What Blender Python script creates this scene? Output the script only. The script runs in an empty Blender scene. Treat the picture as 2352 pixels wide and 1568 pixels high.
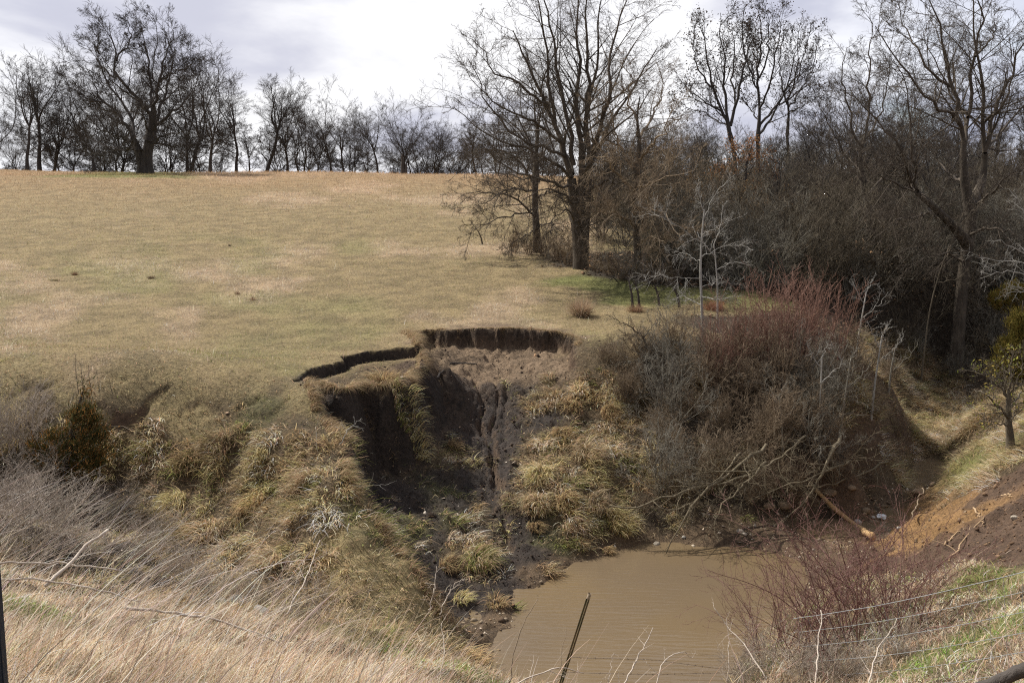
import bpy, math, random
import numpy as np
from mathutils import Vector, Matrix

# ------------------------------------------------------------------ camera, sky, sun
SC = bpy.context.scene
COL = SC.collection
PITCH = math.radians(8.6)
EYE = np.array([0.0, 0.0, 6.4])
FOC = 2287.0                      # focal length in units of a 2352 wide picture
cam_d = bpy.data.cameras.new('camera')
cam_d.sensor_width = 36.0
cam_d.lens = 36.0 * FOC / 2352.0
cam_d.clip_start = 0.05
cam_d.clip_end = 6000
cam = bpy.data.objects.new('camera', cam_d)
cam.location = EYE
cam.rotation_euler = (math.radians(90) - PITCH, 0, 0)
COL.objects.link(cam)
SC.camera = cam

SUN_EL = math.radians(51)
SUN_AZ = math.radians(-57)        # from +Y (view direction), negative = to the left
sun_vec = Vector((math.sin(SUN_AZ) * math.cos(SUN_EL), math.cos(SUN_AZ) * math.cos(SUN_EL), math.sin(SUN_EL)))
sun_d = bpy.data.lights.new('sun', 'SUN')
sun_d.energy = 5.0
sun_d.angle = math.radians(0.8)
sun_d.color = (1.0, 0.95, 0.87)
sun = bpy.data.objects.new('sun', sun_d)
sun.rotation_euler = sun_vec.to_track_quat('Z', 'Y').to_euler()
sun.location = (0, 0, 60)
COL.objects.link(sun)

SC.view_settings.view_transform = 'Standard'
SC.view_settings.look = 'None'
SC.view_settings.exposure = 0.17
SC.view_settings.gamma = 1.0
SC.view_settings.use_curve_mapping = False

W = bpy.data.worlds.new('World')
SC.world = W
W.use_nodes = True
nt = W.node_tree
nt.nodes.clear()
def N(tree, typ, **kw):
    n = tree.nodes.new(typ)
    for k, v in kw.items():
        setattr(n, k, v)
    return n
def mth(tree, op, a, b=None, c=None, clamp=False):
    n = tree.nodes.new('ShaderNodeMath'); n.operation = op; n.use_clamp = clamp
    for i, v in enumerate((a, b, c)):
        if v is None: continue
        if isinstance(v, (int, float)): n.inputs[i].default_value = v
        else: tree.links.new(v, n.inputs[i])
    return n.outputs[0]
def mixc(tree, fac, a, b, mode='MIX'):
    n = tree.nodes.new('ShaderNodeMix'); n.data_type = 'RGBA'; n.blend_type = mode
    n.clamp_factor = True
    for i, v in ((0, fac), (6, a), (7, b)):
        if isinstance(v, (int, float)): n.inputs[i].default_value = v
        elif isinstance(v, (tuple, list)): n.inputs[i].default_value = tuple(v) + ((1,) if len(v) == 3 else ())
        else: tree.links.new(v, n.inputs[i])
    return n.outputs[2]
def noise(tree, vec, scale, detail=4, rough=0.55, dist=0.0):
    n = tree.nodes.new('ShaderNodeTexNoise')
    n.inputs['Scale'].default_value = scale; n.inputs['Detail'].default_value = detail
    n.inputs['Roughness'].default_value = rough; n.inputs['Distortion'].default_value = dist
    if vec is not None: tree.links.new(vec, n.inputs['Vector'])
    return n.outputs[0]
def ramp(tree, fac, lo, hi):
    n = tree.nodes.new('ShaderNodeMapRange'); n.interpolation_type = 'SMOOTHSTEP'
    n.inputs[1].default_value = lo; n.inputs[2].default_value = hi
    tree.links.new(fac, n.inputs[0])
    return n.outputs[0]

sky = N(nt, 'ShaderNodeTexSky', sky_type='NISHITA', sun_disc=False)
sky.sun_elevation = SUN_EL
sky.sun_rotation = SUN_AZ
bg1 = N(nt, 'ShaderNodeBackground'); bg1.inputs[1].default_value = 0.10
nt.links.new(sky.outputs[0], bg1.inputs[0])
tc = N(nt, 'ShaderNodeTexCoord')
sep = N(nt, 'ShaderNodeSeparateXYZ'); nt.links.new(tc.outputs['Generated'], sep.inputs[0])
den = mth(nt, 'ADD', mth(nt, 'ABSOLUTE', sep.outputs[2]), 0.22)
cmb = N(nt, 'ShaderNodeCombineXYZ')
nt.links.new(mth(nt, 'DIVIDE', sep.outputs[0], den), cmb.inputs[0])
nt.links.new(mth(nt, 'DIVIDE', sep.outputs[1], den), cmb.inputs[1])
off = N(nt, 'ShaderNodeVectorMath', operation='ADD'); off.inputs[1].default_value = (3.1, 7.4, 2.2)
nt.links.new(cmb.outputs[0], off.inputs[0])
cn1 = noise(nt, off.outputs[0], 1.5, 7, 0.5, 0.25)      # banks of grey cloud
cn2 = noise(nt, off.outputs[0], 0.8, 6, 0.55, 0.3)      # gaps
cloud = mixc(nt, ramp(nt, cn1, 0.42, 0.66), (0.97, 0.97, 0.99), (0.58, 0.59, 0.69))
# clouds dimmed to the sides and behind so that shade facing the camera deepens
az = N(nt, 'ShaderNodeVectorMath', operation='DOT_PRODUCT')
gx, gy = math.sin(math.radians(-7)), math.cos(math.radians(-7))
az.inputs[1].default_value = (gx, gy, 0.1)
nt.links.new(tc.outputs['Generated'], az.inputs[0])
cloud = mixc(nt, ramp(nt, az.outputs['Value'], 0.99, 0.80), cloud, mixc(nt, ramp(nt, az.outputs['Value'], 0.75, 0.2), mixc(nt, 1.0, cloud, (0.76, 0.80, 0.90), 'MULTIPLY'), mixc(nt, 1.0, cloud, (0.50, 0.51, 0.56), 'MULTIPLY')))
bg2 = N(nt, 'ShaderNodeBackground'); bg2.inputs[1].default_value = 1.0
nt.links.new(cloud, bg2.inputs[0])
mx = N(nt, 'ShaderNodeMixShader')
nt.links.new(ramp(nt, cn2, 0.22, 0.40), mx.inputs[0])
nt.links.new(bg1.outputs[0], mx.inputs[1]); nt.links.new(bg2.outputs[0], mx.inputs[2])
out = N(nt, 'ShaderNodeOutputWorld'); nt.links.new(mx.outputs[0], out.inputs[0])

SC.render.engine = 'CYCLES'
SC.cycles.max_bounces = 5
SC.cycles.diffuse_bounces = 3
SC.cycles.transparent_max_bounces = 4
SC.cycles.use_denoising = False
SC.cycles.filter_width = 1.15
SC.cycles.denoiser = 'OPENIMAGEDENOISE'
SC.cycles.denoising_input_passes = 'RGB_ALBEDO_NORMAL'
SC.cycles.denoising_prefilter = 'ACCURATE'

# ------------------------------------------------------------------ helpers
def ss(a, b, x):
    t = np.clip((x - a) / (b - a), 0, 1)
    return t * t * (3 - 2 * t)

def _hash(ix, iy, s):
    h = (ix.astype(np.int64) * 374761393 + iy.astype(np.int64) * 668265263 + s * 2147483647) & 0xffffffff
    h = ((h ^ (h >> 13)) * 1274126177) & 0xffffffff
    h = (h ^ (h >> 16)) & 0xffffffff
    return h / 4294967295.0

def vnoise(x, y, s=0):
    ix = np.floor(x); iy = np.floor(y)
    fx = x - ix; fy = y - iy
    fx = fx * fx * fx * (fx * (fx * 6 - 15) + 10); fy = fy * fy * fy * (fy * (fy * 6 - 15) + 10)
    ix = ix.astype(np.int64); iy = iy.astype(np.int64)
    a = _hash(ix, iy, s); b = _hash(ix + 1, iy, s); c = _hash(ix, iy + 1, s); d = _hash(ix + 1, iy + 1, s)
    return (a * (1 - fx) + b * fx) * (1 - fy) + (c * (1 - fx) + d * fx) * fy - 0.5

def fbm(x, y, f, octv=4, s=0, gain=0.5):
    r = 0; a = 1; t = 0
    for o in range(octv):
        r = r + a * vnoise(x * f + 17.3 * o + s * 3.1, y * f - 9.7 * o + s * 1.7, s + o * 7)
        t += a; a *= gain; f *= 2.03
    return r / t * 2        # about -1..1

CP, SP = math.cos(PITCH), math.sin(PITCH)
def ray(px, py):
    """direction through a point of the photograph (2352 x 1568), scaled so that its y is 1"""
    u = (np.asarray(px, float) - 1176) / FOC
    v = -(np.asarray(py, float) - 784) / FOC
    y = CP + v * SP
    z = -SP + v * CP
    return u / y, z / y
def at_z(px, py, z):
    rx, rz = ray(px, py); d = (z - EYE[2]) / rz
    return np.array([rx * d, d, z])
def at_d(px, py, d):
    rx, rz = ray(px, py)
    return np.array([rx * d, d, EYE[2] + rz * d])

# ------------------------------------------------------------------ the shape of the land
FY = np.array([-400, -20, 0, 24, 30, 40, 60, 80, 92, 98, 106, 125, 160, 400, 1500, 4000], float)
FZ = np.array([2.6, 2.6, 2.7, 3.0, 3.35, 4.08, 5.68, 7.22, 8.05, 8.25, 8.1, 6.6, 2.0, -14, -60, -170], float)
_yy = np.linspace(-400, 400, 4001)
_zz = np.interp(_yy, FY, FZ)
_k = np.hanning(31); _k /= _k.sum()
_zs = np.convolve(np.pad(_zz, 15, 'edge'), _k, 'valid')
def field(x, y):
    z = np.where(y < 400, np.interp(y, _yy, _zs), np.interp(y, FY, FZ))
    g = ss(30, 98, y) * (1 - ss(140, 300, y))
    z = z - np.clip(x, -60, 80) * 0.0085 * g - 0.18 * g
    z = z + 0.35 * fbm(x, y, 0.045, 2, 5) * ss(34, 60, y)
    return z

# (px, py, z): heights read off the photograph, water level is 0
COMMON = [
 # left bank down to the gully
 (0,880,2.95),(150,885,2.9),(300,890,2.85),(450,885,2.88),(600,880,2.9),
 (0,1050,1.9),(200,1100,1.5),(400,1150,1.3),(600,1120,1.6),(330,1000,2.1),(550,1000,2.2),(130,1000,2.2),(680,1000,2.35),
 (500,1300,0.9),(250,1300,1.25),(0,1200,1.8),(650,1400,0.9),(700,1250,1.4),(600,1220,1.25),
 (0,1300,1.8),(100,1400,2.1),(0,1568,3.8),(500,1568,3.2),(900,1568,2.1),(1100,1568,0.75),(500,1450,1.7),(800,1450,1.1),(300,1450,2.2),
 (-250,900,2.9),(-250,1200,2.0),(-250,1450,3.0),
 # spur between gully and slump
 (790,1130,1.9),(860,1200,1.5),(930,1300,1.15),(1000,1390,0.7),(900,1370,0.9),(950,1450,0.6),(1080,1470,0.15),(780,1060,2.1),
 (1130,1540,0.05),
 # shore of the pond and the bottom of the slump
 (1200,1340,0.06),(1240,1330,0.08),(1300,1292,0.04),(1400,1240,0.12),(1500,1225,0.1),(1620,1225,0.16),(1760,1225,0.16),(1850,1240,.12),(1930,1245,.12),(1560,1200,.2),
 (1300,1400,-0.4),(1500,1400,-0.6),(1650,1400,-0.5),(1500,1300,-0.25),(1350,1340,-0.15),(1600,1500,-0.5),(1300,1500,-0.4),(1195,1520,-0.10),(1235,1400,-0.10),
 (1680,1275,-0.10),(1780,1290,-0.08),(1440,1275,-0.05),
 (1130,1420,0.07),(1105,1460,0.12),(1170,1395,0.05),(1095,1520,0.16),(1150,1480,-.03),
 # right of the slump, below the thicket
 (1400,900,2.1),(1330,880,2.25),(1250,950,1.7),(1300,1050,1.2),(1350,1150,0.7),(1250,1200,0.5),(1250,1270,0.22),(1430,1050,1.15),
 (1500,900,2.05),(1600,950,1.75),(1600,1100,0.75),(1600,1030,1.25),(1800,1060,1.1),(1750,920,2.0),(1950,1050,1.1),(1550,1180,0.3),(1750,1000,1.45),(1750,1140,0.5),(1900,1000,1.5),(1900,1110,0.6),(2000,950,1.6),
 (1850,1180,0.12),(1950,1140,0.15),
 # creek
 (1960,1200,-0.03),(2040,1190,-0.06),(2020,1150,0.06),(2105,1100,-0.12),(2115,1070,-0.12),(2090,1130,-0.05),(2060,1080,0.25),(2150,1000,0.35),(2130,1040,0.1),(2170,930,0.4),
 # ravine behind
 (2050,900,1.5),(2200,870,0.8),(2330,860,1.1),(2250,950,1.1),(2352,900,1.7),
 # near right bank
 (2320,1030,1.6),(2200,1050,0.9),(2150,1120,0.45),(2090,1200,0.35),(2040,1235,0.05),(2300,1150,1.5),(2352,1250,1.9),(2200,1200,1.0),
 (2352,1400,2.0),(2200,1300,1.3),(2352,1568,2.6),(2100,1568,1.7),(2000,1480,1.15),(1900,1400,0.7),(1850,1500,0.65),(1740,1568,0.25),(2000,1320,0.55),(1920,1290,0.15),
 (2600,1200,2.4),(2600,1450,2.8),(2600,1000,2.4),
]
UPPER = [
 (690,880,2.92),(740,860,2.93),(850,815,2.95),(960,800,2.97),(930,765,3.0),(1000,755,3.02),(1130,752,3.03),(1250,755,3.02),(1330,770,2.98),(1060,800,2.99),(1200,790,3.0),
 (850,860,2.85),(900,870,2.8),(720,900,2.85),(740,960,2.5),(800,900,2.8),
 (1400,790,2.95),(1500,800,2.95),(1650,800,2.95),(1800,800,2.9),(1950,790,2.8),
]
LOWER = [
 (930,800,2.68),(1000,797,2.62),(1130,800,2.58),(1250,800,2.6),(1320,805,2.62),
 (975,830,2.55),(1130,860,2.2),(1050,850,2.38),(1220,850,2.3),(1300,855,2.35),(1130,900,2.0),(1130,1000,1.3),(1130,1100,0.85),(1150,1200,0.45),(1180,1290,0.16),
 (1060,868,2.32),(1095,878,2.14),(1010,850,2.5),(1000,915,1.85),(950,950,1.62),(900,1000,1.45),(850,1050,1.3),(1060,950,1.66),(1100,960,1.55),(1000,1030,1.25),(950,1100,0.95),
 (850,1150,0.95),(800,960,1.75),(770,930,2.0),(850,900,2.05),(930,880,2.15),(930,1180,0.7),(1000,1250,0.4),(1050,1330,0.15),(1080,1400,0.06),(1050,1150,0.7),(1200,1000,1.4),
 (1200,1100,0.95),(900,1230,0.7),(980,1330,0.35),(1030,1420,0.12),
 (800,1010,1.5),(820,1090,1.2),(745,930,2.1),(760,985,1.75),
]
def tps_fit(P, v, lam=1e-4):
    n = len(P)
    d = np.sqrt(((P[:, None] - P[None]) ** 2).sum(-1)) + 1e-9
    K = d * d * np.log(d) + lam * np.eye(n)
    A = np.zeros((n + 3, n + 3)); A[:n, :n] = K; A[:n, n] = 1; A[:n, n + 1:] = P; A[n:, :n] = A[:n, n:].T
    b = np.zeros(n + 3); b[:n] = v
    return P, np.linalg.solve(A, b)
def tps_eval(model, x, y):
    P, w = model; n = len(P)
    r = w[n] + w[n + 1] * x + w[n + 2] * y
    for i in range(n):
        d2 = (x - P[i, 0]) ** 2 + (y - P[i, 1]) ** 2 + 1e-12
        r += w[i] * 0.5 * d2 * np.log(d2)
    return r
def fit(lst, extra):
    P, v = [], []
    for px, py, z in lst:
        p = at_z(px, py, z); P.append(p[:2]); v.append(z - float(field(np.array([p[0]]), np.array([p[1]]))[0]))
    for x, y, r in extra:
        P.append((x, y)); v.append(r)
    return tps_fit(np.array(P, float), np.array(v))
EXTRA = [(x, y, 0.0) for y in (26, 31, 38, 48) for x in (-28, -16, -8, -1, 5, 11) if (x, y) != (11, 26)] + \
        [(x, y, 0.0) for y in (36, 48) for x in (17, 26)] + [(x, 31.5, -0.1) for x in (13, 16.5, 22)] + \
        [(-13, 21, 0.0), (-8, 21.5, 0.0), (-3.2, 22.5, 0.0), (-5.5, 20.5, 0.0), (-20, 21, 0)] + \
        [(13.6, 30.0, -2.3), (11.6, 29.4, -2.1), (16, 29.4, -2.0), (20, 29.5, -1.8)] + \
        [(x, 0.0, 2.15) for x in (-20, -8, 0, 8, 20)] + [(x, -8.0, 2.15) for x in (-20, 0, 20)] + \
        [(0, 8.0, -0.95), (1.5, 10.5, -2.35), (-1.2, 9.6, -1.9), (3.2, 8.0, -1.1), (-14, 10, 0.6), (14, 10, 0.6), (0, 4.5, 0.9), (4, 4.5, 0.9), (-3, 4, 1.3)]
# the creek valley bends away to the right behind the thicket; the plateau beside it stays level
for x, y, z in [(10.5,25.3,.45),(11.1,26.1,.45),(11.8,27.0,.42),(9.7,26.6,1.9),(9.1,25.2,1.5),(8.4,25.6,2.55),(10.4,28.0,2.0),(6.0,24.2,2.97),(7.0,25.6,2.99),(5.0,23.4,2.95),(8.0,27.2,3.08),(6.0,27.5,3.12),(8.6,29.2,3.15),(4.5,25.5,3.05)]:
    EXTRA.append((x, y, z - float(field(np.array([x]), np.array([float(y)]))[0])))
M_UP = fit(COMMON + UPPER, EXTRA)
M_LO = fit(COMMON + LOWER, EXTRA)

def poly_px(lst):
    return np.array([at_z(px, py, z)[:2] for px, py, z in lst])
SLUMP = poly_px([(925,764,3.0),(985,757,3.02),(1050,758,3.02),(1130,756,3.03),(1210,758,3.02),(1270,762,3.0),(1310,769,2.98),(1332,787,2.9),(1318,812,2.7),
 (1340,870,2.4),(1330,960,1.8),(1400,1100,1.1),(1350,1250,0.1),(1350,1420,-0.3),(1130,1530,0.0),(1060,1470,0.12),(1010,1420,0.5),(985,1372,0.72),(935,1300,1.08),(865,1200,1.5),(806,1150,1.8),
 (792,1110,1.95),(788,1050,2.1),(760,990,2.35),(738,945,2.6),(728,915,2.75),(712,886,2.85),(735,872,2.85),(770,882,2.8),(800,890,2.75),(830,868,2.8),(880,876,2.75),(925,862,2.8),(945,830,2.9),(972,812,2.92),(968,795,2.97)])
BLOCK = poly_px([(690,873,2.92),(728,848,2.93),(770,832,2.94),(800,818,2.95),(850,809,2.95),(905,800,2.97),(966,794,2.97),(975,812,2.9),(950,845,2.8),(925,872,2.7),(870,890,2.7),(800,900,2.7),(755,892,2.75),(712,888,2.85)])
def sdf(poly, x, y):
    """signed distance, positive inside"""
    x = np.asarray(x, float); y = np.asarray(y, float)
    best = np.full(x.shape, 1e9); inside = np.zeros(x.shape, bool)
    n = len(poly)
    for i in range(n):
        ax, ay = poly[i]; bx, by = poly[(i + 1) % n]
        ex, ey = bx - ax, by - ay
        t = np.clip(((x - ax) * ex + (y - ay) * ey) / (ex * ex + ey * ey + 1e-12), 0, 1)
        best = np.minimum(best, (x - ax - t * ex) ** 2 + (y - ay - t * ey) ** 2)
        c = ((ay > y) != (by > y)) & (x < ex * (y - ay) / (ey if abs(ey) > 1e-12 else 1e-12) + ax)
        inside ^= c
    d = np.sqrt(best)
    return np.where(inside, d, -d)
def line_d(pts, x, y):
    best = np.full(np.shape(x), 1e9)
    for (ax, ay), (bx, by) in zip(pts[:-1], pts[1:]):
        ex, ey = bx - ax, by - ay
        t = np.clip(((x - ax) * ex + (y - ay) * ey) / (ex * ex + ey * ey + 1e-12), 0, 1)
        best = np.minimum(best, (x - ax - t * ex) ** 2 + (y - ay - t * ey) ** 2)
    return np.sqrt(best)
RILLS = [[(1090,885,2.05),(1105,930,1.8),(1112,980,1.45),(1125,1030,1.15),(1132,1060,1.0),(1135,1130,.7),(1138,1180,.5)],
         [(1140,880,2.1),(1142,930,1.8),(1128,985,1.4),(1130,1040,1.1)],
         [(1128,1040,1.1),(1140,1090,.9),(1150,1140,.65),(1158,1200,.45),(1170,1270,.2)],
         [(1172,890,2.0),(1160,960,1.6),(1150,1010,1.3),(1134,1040,1.1)],
         [(1100,1010,1.3),(1108,1070,1.0),(1122,1130,.75),(1130,1180,.5)]]
RILLS = [poly_px(r) for r in RILLS]
CRACKS = [poly_px(c) for c in ([(20,895,2.88),(60,890,2.88)], [(420,900,2.84),(460,896,2.84),(490,903,2.82)], [(180,915,2.7),(215,925,2.65)], [(90,887,2.9),(150,882,2.9),(190,892,2.85)], [(315,905,2.8),(350,893,2.85),(388,886,2.87)], [(240,880,2.9),(285,880,2.9)],
          [(240,930,2.6),(290,950,2.5),(330,940,2.5)], [(590,945,2.55),(640,955,2.5),(665,940,2.55)], [(550,925,2.65),(590,915,2.7)], [(265,985,2.2),(310,970,2.3)], [(470,970,2.3),(500,985,2.2)],
          [(690,876,2.92),(728,850,2.93),(770,834,2.94),(800,820,2.95),(850,811,2.95),(905,802,2.97),(966,796,2.97)])]
TUS = []     # lumps under the biggest tussocks, filled in below: (x, y, radius, height)

RB = at_z(2270, 1180, 1.3)[:2]
def land(x, y):
    x = np.asarray(x, float); y = np.asarray(y, float)
    base = field(x, y)
    near = (np.abs(x) < 32) & (y > -14) & (y < 52)
    z = base.copy()
    xs, ys = x[near], y[near]
    if xs.size:
        b = base[near]
        fade = (1 - ss(38, 50, ys)) * ss(-14, -6, ys) * (1 - ss(20, 31, np.abs(xs)))
        up = b + tps_eval(M_UP, xs, ys) * fade
        lo = b + tps_eval(M_LO, xs, ys) * fade
        core = (xs > -10) & (xs < 14) & (ys > 9) & (ys < 33)
        s = np.zeros_like(xs); blk = np.zeros_like(xs); carve = np.zeros_like(xs)
        xc, yc = xs[core], ys[core]
        head = ss(22.0, 23.3, yc)
        spur = 1 - ss(14.8, 16.5, yc)
        wx = xc + 0.10 * fbm(xc, yc, 1.6, 3, 11) + 0.06 * fbm(xc, yc, 7, 2, 12) + spur * .30 * fbm(xc, yc, .9, 2, 15) + head * .12 * fbm(xc, yc, 3.3, 3, 16, .65)
        wy = yc + head * .26 * fbm(xc, yc, 2.3, 4, 17, .65) + 0.10 * fbm(xc, yc, 1.6, 3, 13) + 0.06 * fbm(xc, yc, 7, 2, 14)
        sd = sdf(SLUMP, wx, wy)
        # the head breaks off sharply, the left wall has slid and lies back in steps
        wd = 0.14 + 0.50 * ss(-0.9, -1.7, xc) * (0.6 + 0.8 * (fbm(xc, yc, 1.4, 2, 71) + .3)) * (1 - ss(20.5, 22.0, yc))
        s[core] = ss(-0.02, wd, sd)
        bd = sdf(BLOCK, wx, wy)
        blk[core] = ss(-0.02, 0.07, bd)
        upc = up[core]
        upc = upc - 0.20 * ss(-0.02, 0.06, bd) - 0.12 * ss(0.3, 1.2, bd)
        # the scarp drops a full step on the head and the left side only
        up[core] = upc
        cv = np.zeros_like(xc)
        for k, r in enumerate(RILLS):
            dd = line_d(r, wx, wy)
            cv += (0.13 if k < 3 else 0.08) * np.exp(-(dd / 0.05) ** 2)
        for k, r in enumerate(CRACKS):
            dd = line_d(r, wx, wy)
            cv += (0.07 * ss(-.35, .25, fbm(xc, yc, 1.7, 4, 57, .65)) if k < 11 else 0.28) * np.exp(-(dd / (0.075 if k < 11 else 0.06)) ** 4)
        # drag marks running down the mud wall
        inside = ss(0.05, 0.3, sd)
        cv += inside * 0.06 * np.abs(fbm(xc * 0.8 + yc * 0.4, yc * 0.15 - xc * 0.1, 5.0, 3, 31))
        carve[core] = cv
        z0 = up * (1 - s) + lo * s
        # small relief, kept out of the water
        tuss = np.clip(fbm(xs, ys, 1.9, 3, 21), -0.6, 1) * 0.16
        bank = ss(0.12, 0.6, z0) * (1 - 0.85 * ss(2.1, 2.6, z0)) * (1 - s)
        mudr = s * (fbm(xs, ys, 2.6, 5, 23, 0.62) * 0.075 + np.maximum(fbm(xs, ys, 8, 3, 26, 0.6), 0) * 0.05)
        near_clods = 0.06 * ss(0.05, 0.5, fbm(xs, ys, 4.5, 4, 33, .7)) - 0.02
        z0 = z0 + tuss * bank + mudr * 1.35 * ss(0.0, 0.25, np.abs(z0)) + near_clods * s + s * 0.05 * (0.5 - np.abs(fbm(xs, ys, 3.4, 4, 36, .6)) * 2.2) * ss(0.1, .5, z0) - carve
        z0 = z0 + fbm(xs, ys, 3.0, 2, 29) * 0.02
        rb = np.exp(-(((xs - RB[0]) / 2.6) ** 2 + ((ys - RB[1]) / 2.6) ** 2) ** 2)      # raw soil of the right bank
        z0 = z0 + rb * (0.09 * np.abs(fbm(xs * .8 + ys * .5, ys * .5 - xs * .3, 2.2, 4, 39, .6)) + 0.05 * fbm(xs, ys, 5.5, 3, 38, .65))
        z[near] = z0
    if TUS:
        for tx, ty, r, h in TUS:
            m = (np.abs(x - tx) < 2 * r) & (np.abs(y - ty) < 2 * r)
            if m.any():
                z[m] += h * np.exp(-(((x[m] - tx) ** 2 + (y[m] - ty) ** 2) / (r * r * 0.5)))
    return z
def L1(x, y):
    return float(land(np.array([float(x)]), np.array([float(y)]))[0])
def hit(px, py, dmin=2.5, dmax=140):
    """where the ray through a point of the photograph meets the land"""
    d = np.concatenate([np.arange(dmin, 34, 0.04), np.geomspace(34, dmax, 500)])
    rx, rz = ray(px, py)
    h = land(rx * d, d)
    below = (EYE[2] + rz * d) < h
    i = int(np.argmax(below)) if below.any() else len(d) - 1
    return np.array([rx * d[i], d[i], h[i]])

def mk_mesh(name, V, F, attrs=None, uvless=True):
    """V (n,3), F (m,k) all faces with k corners"""
    me = bpy.data.meshes.new(name)
    V = np.ascontiguousarray(V, dtype=np.float32); F = np.ascontiguousarray(F, dtype=np.int32)
    k = F.shape[1]
    me.vertices.add(len(V)); me.vertices.foreach_set('co', V.ravel())
    me.loops.add(F.size); me.loops.foreach_set('vertex_index', F.ravel())
    me.polygons.add(len(F)); me.polygons.foreach_set('loop_start', np.arange(0, F.size, k, dtype=np.int32))
    me.update(calc_edges=True)
    for an, (typ, arr) in (attrs or {}).items():
        a = me.attributes.new(an, typ, 'POINT')
        a.data.foreach_set('color' if typ == 'FLOAT_COLOR' else 'value', np.ascontiguousarray(arr, dtype=np.float32).ravel())
    return me
def link(name, me, mat=None, parent=None):
    o = bpy.data.objects.new(name, me)
    if mat is not None and not me.materials: me.materials.append(mat)
    COL.objects.link(o)
    if parent is not None: o.parent = parent
    return o
def tag(o, label=None, cat=None, group=None, kind=None):
    if label: o['label'] = label
    if cat: o['category'] = cat
    if group: o['group'] = group
    if kind: o['kind'] = kind
    return o
def empty(name, loc, rz=0.0, label=None, cat=None, group=None, scale=1.0):
    o = bpy.data.objects.new(name, None); COL.objects.link(o)
    o.location = tuple(float(v) for v in loc); o.rotation_euler = (0, 0, rz); o.scale = (scale, scale, scale)
    o.empty_display_size = 0.3
    return tag(o, label, cat, group)

def new_mat(name):
    m = bpy.data.materials.new(name); m.use_nodes = True
    t = m.node_tree; t.nodes.clear()
    o = t.nodes.new('ShaderNodeOutputMaterial')
    return m, t, o
def bark_mat(name, c1, c2, scale=6.0, rough=0.92):
    m, t, o = new_mat(name)
    b = N(t, 'ShaderNodeBsdfPrincipled'); b.inputs['Roughness'].default_value = rough
    b.inputs['Specular IOR Level'].default_value = 0.25
    g = N(t, 'ShaderNodeTexCoord')
    mp = N(t, 'ShaderNodeMapping'); mp.inputs['Scale'].default_value = (1, 1, 0.3); t.links.new(g.outputs['Object'], mp.inputs[0])
    n1 = noise(t, mp.outputs[0], scale, 5, 0.65)
    t.links.new(mixc(t, ramp(t, n1, 0.32, 0.68), c1, c2), b.inputs['Base Color'])
    bp = N(t, 'ShaderNodeBump'); bp.inputs['Strength'].default_value = 0.6; bp.inputs['Distance'].default_value = 0.04
    t.links.new(noise(t, mp.outputs[0], scale * 3, 4, 0.7), bp.inputs['Height']); t.links.new(bp.outputs[0], b.inputs['Normal'])
    t.links.new(b.outputs[0], o.inputs[0])
    return m
def blade_mat(name, trans=0.35):
    m, t, o = new_mat(name)
    a = N(t, 'ShaderNodeAttribute', attribute_name='col')
    d = N(t, 'ShaderNodeBsdfDiffuse'); tr = N(t, 'ShaderNodeBsdfTranslucent'); mx = N(t, 'ShaderNodeMixShader')
    mx.inputs[0].default_value = trans
    t.links.new(a.outputs['Color'], d.inputs[0]); t.links.new(a.outputs['Color'], tr.inputs[0])
    t.links.new(d.outputs[0], mx.inputs[1]); t.links.new(tr.outputs[0], mx.inputs[2]); t.links.new(mx.outputs[0], o.inputs[0])
    return m
# ------------------------------------------------------------------ what covers the ground where
# class: 0 field turf, 1 bank thatch (ground darkened as shade between clumps), 2 wet dark mud, 3 sandy soil, 4 ochre soil, 5 gravel shore, 6 pale foreground grass,
#        7 green turf, 8 leaf litter (darkened to stand for shade under brush), 9 moss, 10 brown tilled soil, 11 brown dry soil of the scarp wall
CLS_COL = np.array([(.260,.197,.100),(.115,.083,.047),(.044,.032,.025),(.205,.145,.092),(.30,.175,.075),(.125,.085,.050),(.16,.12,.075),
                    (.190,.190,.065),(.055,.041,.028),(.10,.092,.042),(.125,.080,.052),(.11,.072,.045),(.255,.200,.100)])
SPL = []   # (px, py, class, weight)
def sp(c, *pts, w=1.0):
    for p in pts: SPL.append((p[0], p[1], c, w))
sp(0,(100,500),(400,500),(700,500),(1000,500),(100,650),(400,650),(700,650),(1000,650),(1300,560),(100,800),(400,800),(700,780),(900,740),(1100,720),(1300,730),(1400,720),(1500,760),(1600,700),(200,860),(500,850),(640,850),(1050,430),(600,430),(200,440))
sp(0,(780,850),(880,825),(930,815))
sp(7,(1420,658),(1480,668),(1560,690),(1340,645),(400,404),(250,404),(1650,690))
sp(0,(1200,600),(1150,560),(1200,640),(1300,670),(40,402),(540,407),(700,409),(0,410),(620,405),(1240,625),(250,415),(400,417))
sp(0,(1345,765),(1400,775),(1370,760),(925,748),(880,790),(850,795),(910,785),(940,775),(1320,750),(1450,780),(950,745))
sp(1,(1375,810),(1420,820),(1360,835),(1350,860),(1390,860),(1340,800))
sp(9,(820,1180),(860,1240),(640,935),(610,930))
sp(12,(830,1210),(870,1290),(800,1290),(850,1330),(930,1360),(900,1420),(970,1440),(800,1380),(750,1330),(880,1380),(930,1410),(1000,1460),(860,1450),(770,1240),(30,905),(150,915),(300,905),(420,905),(520,905),(600,905),(680,905),(360,930),(450,930),(700,925))
sp(1,(100,930),(300,930),(500,930),(650,910),(690,960),(730,1050),(760,1130),(200,1030),(350,1080),(500,1080),(620,1080),(400,1180),(550,1180),(700,1180),(450,1270),(600,1280),(700,1300),(560,1350),(660,1380),(700,1400))
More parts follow.
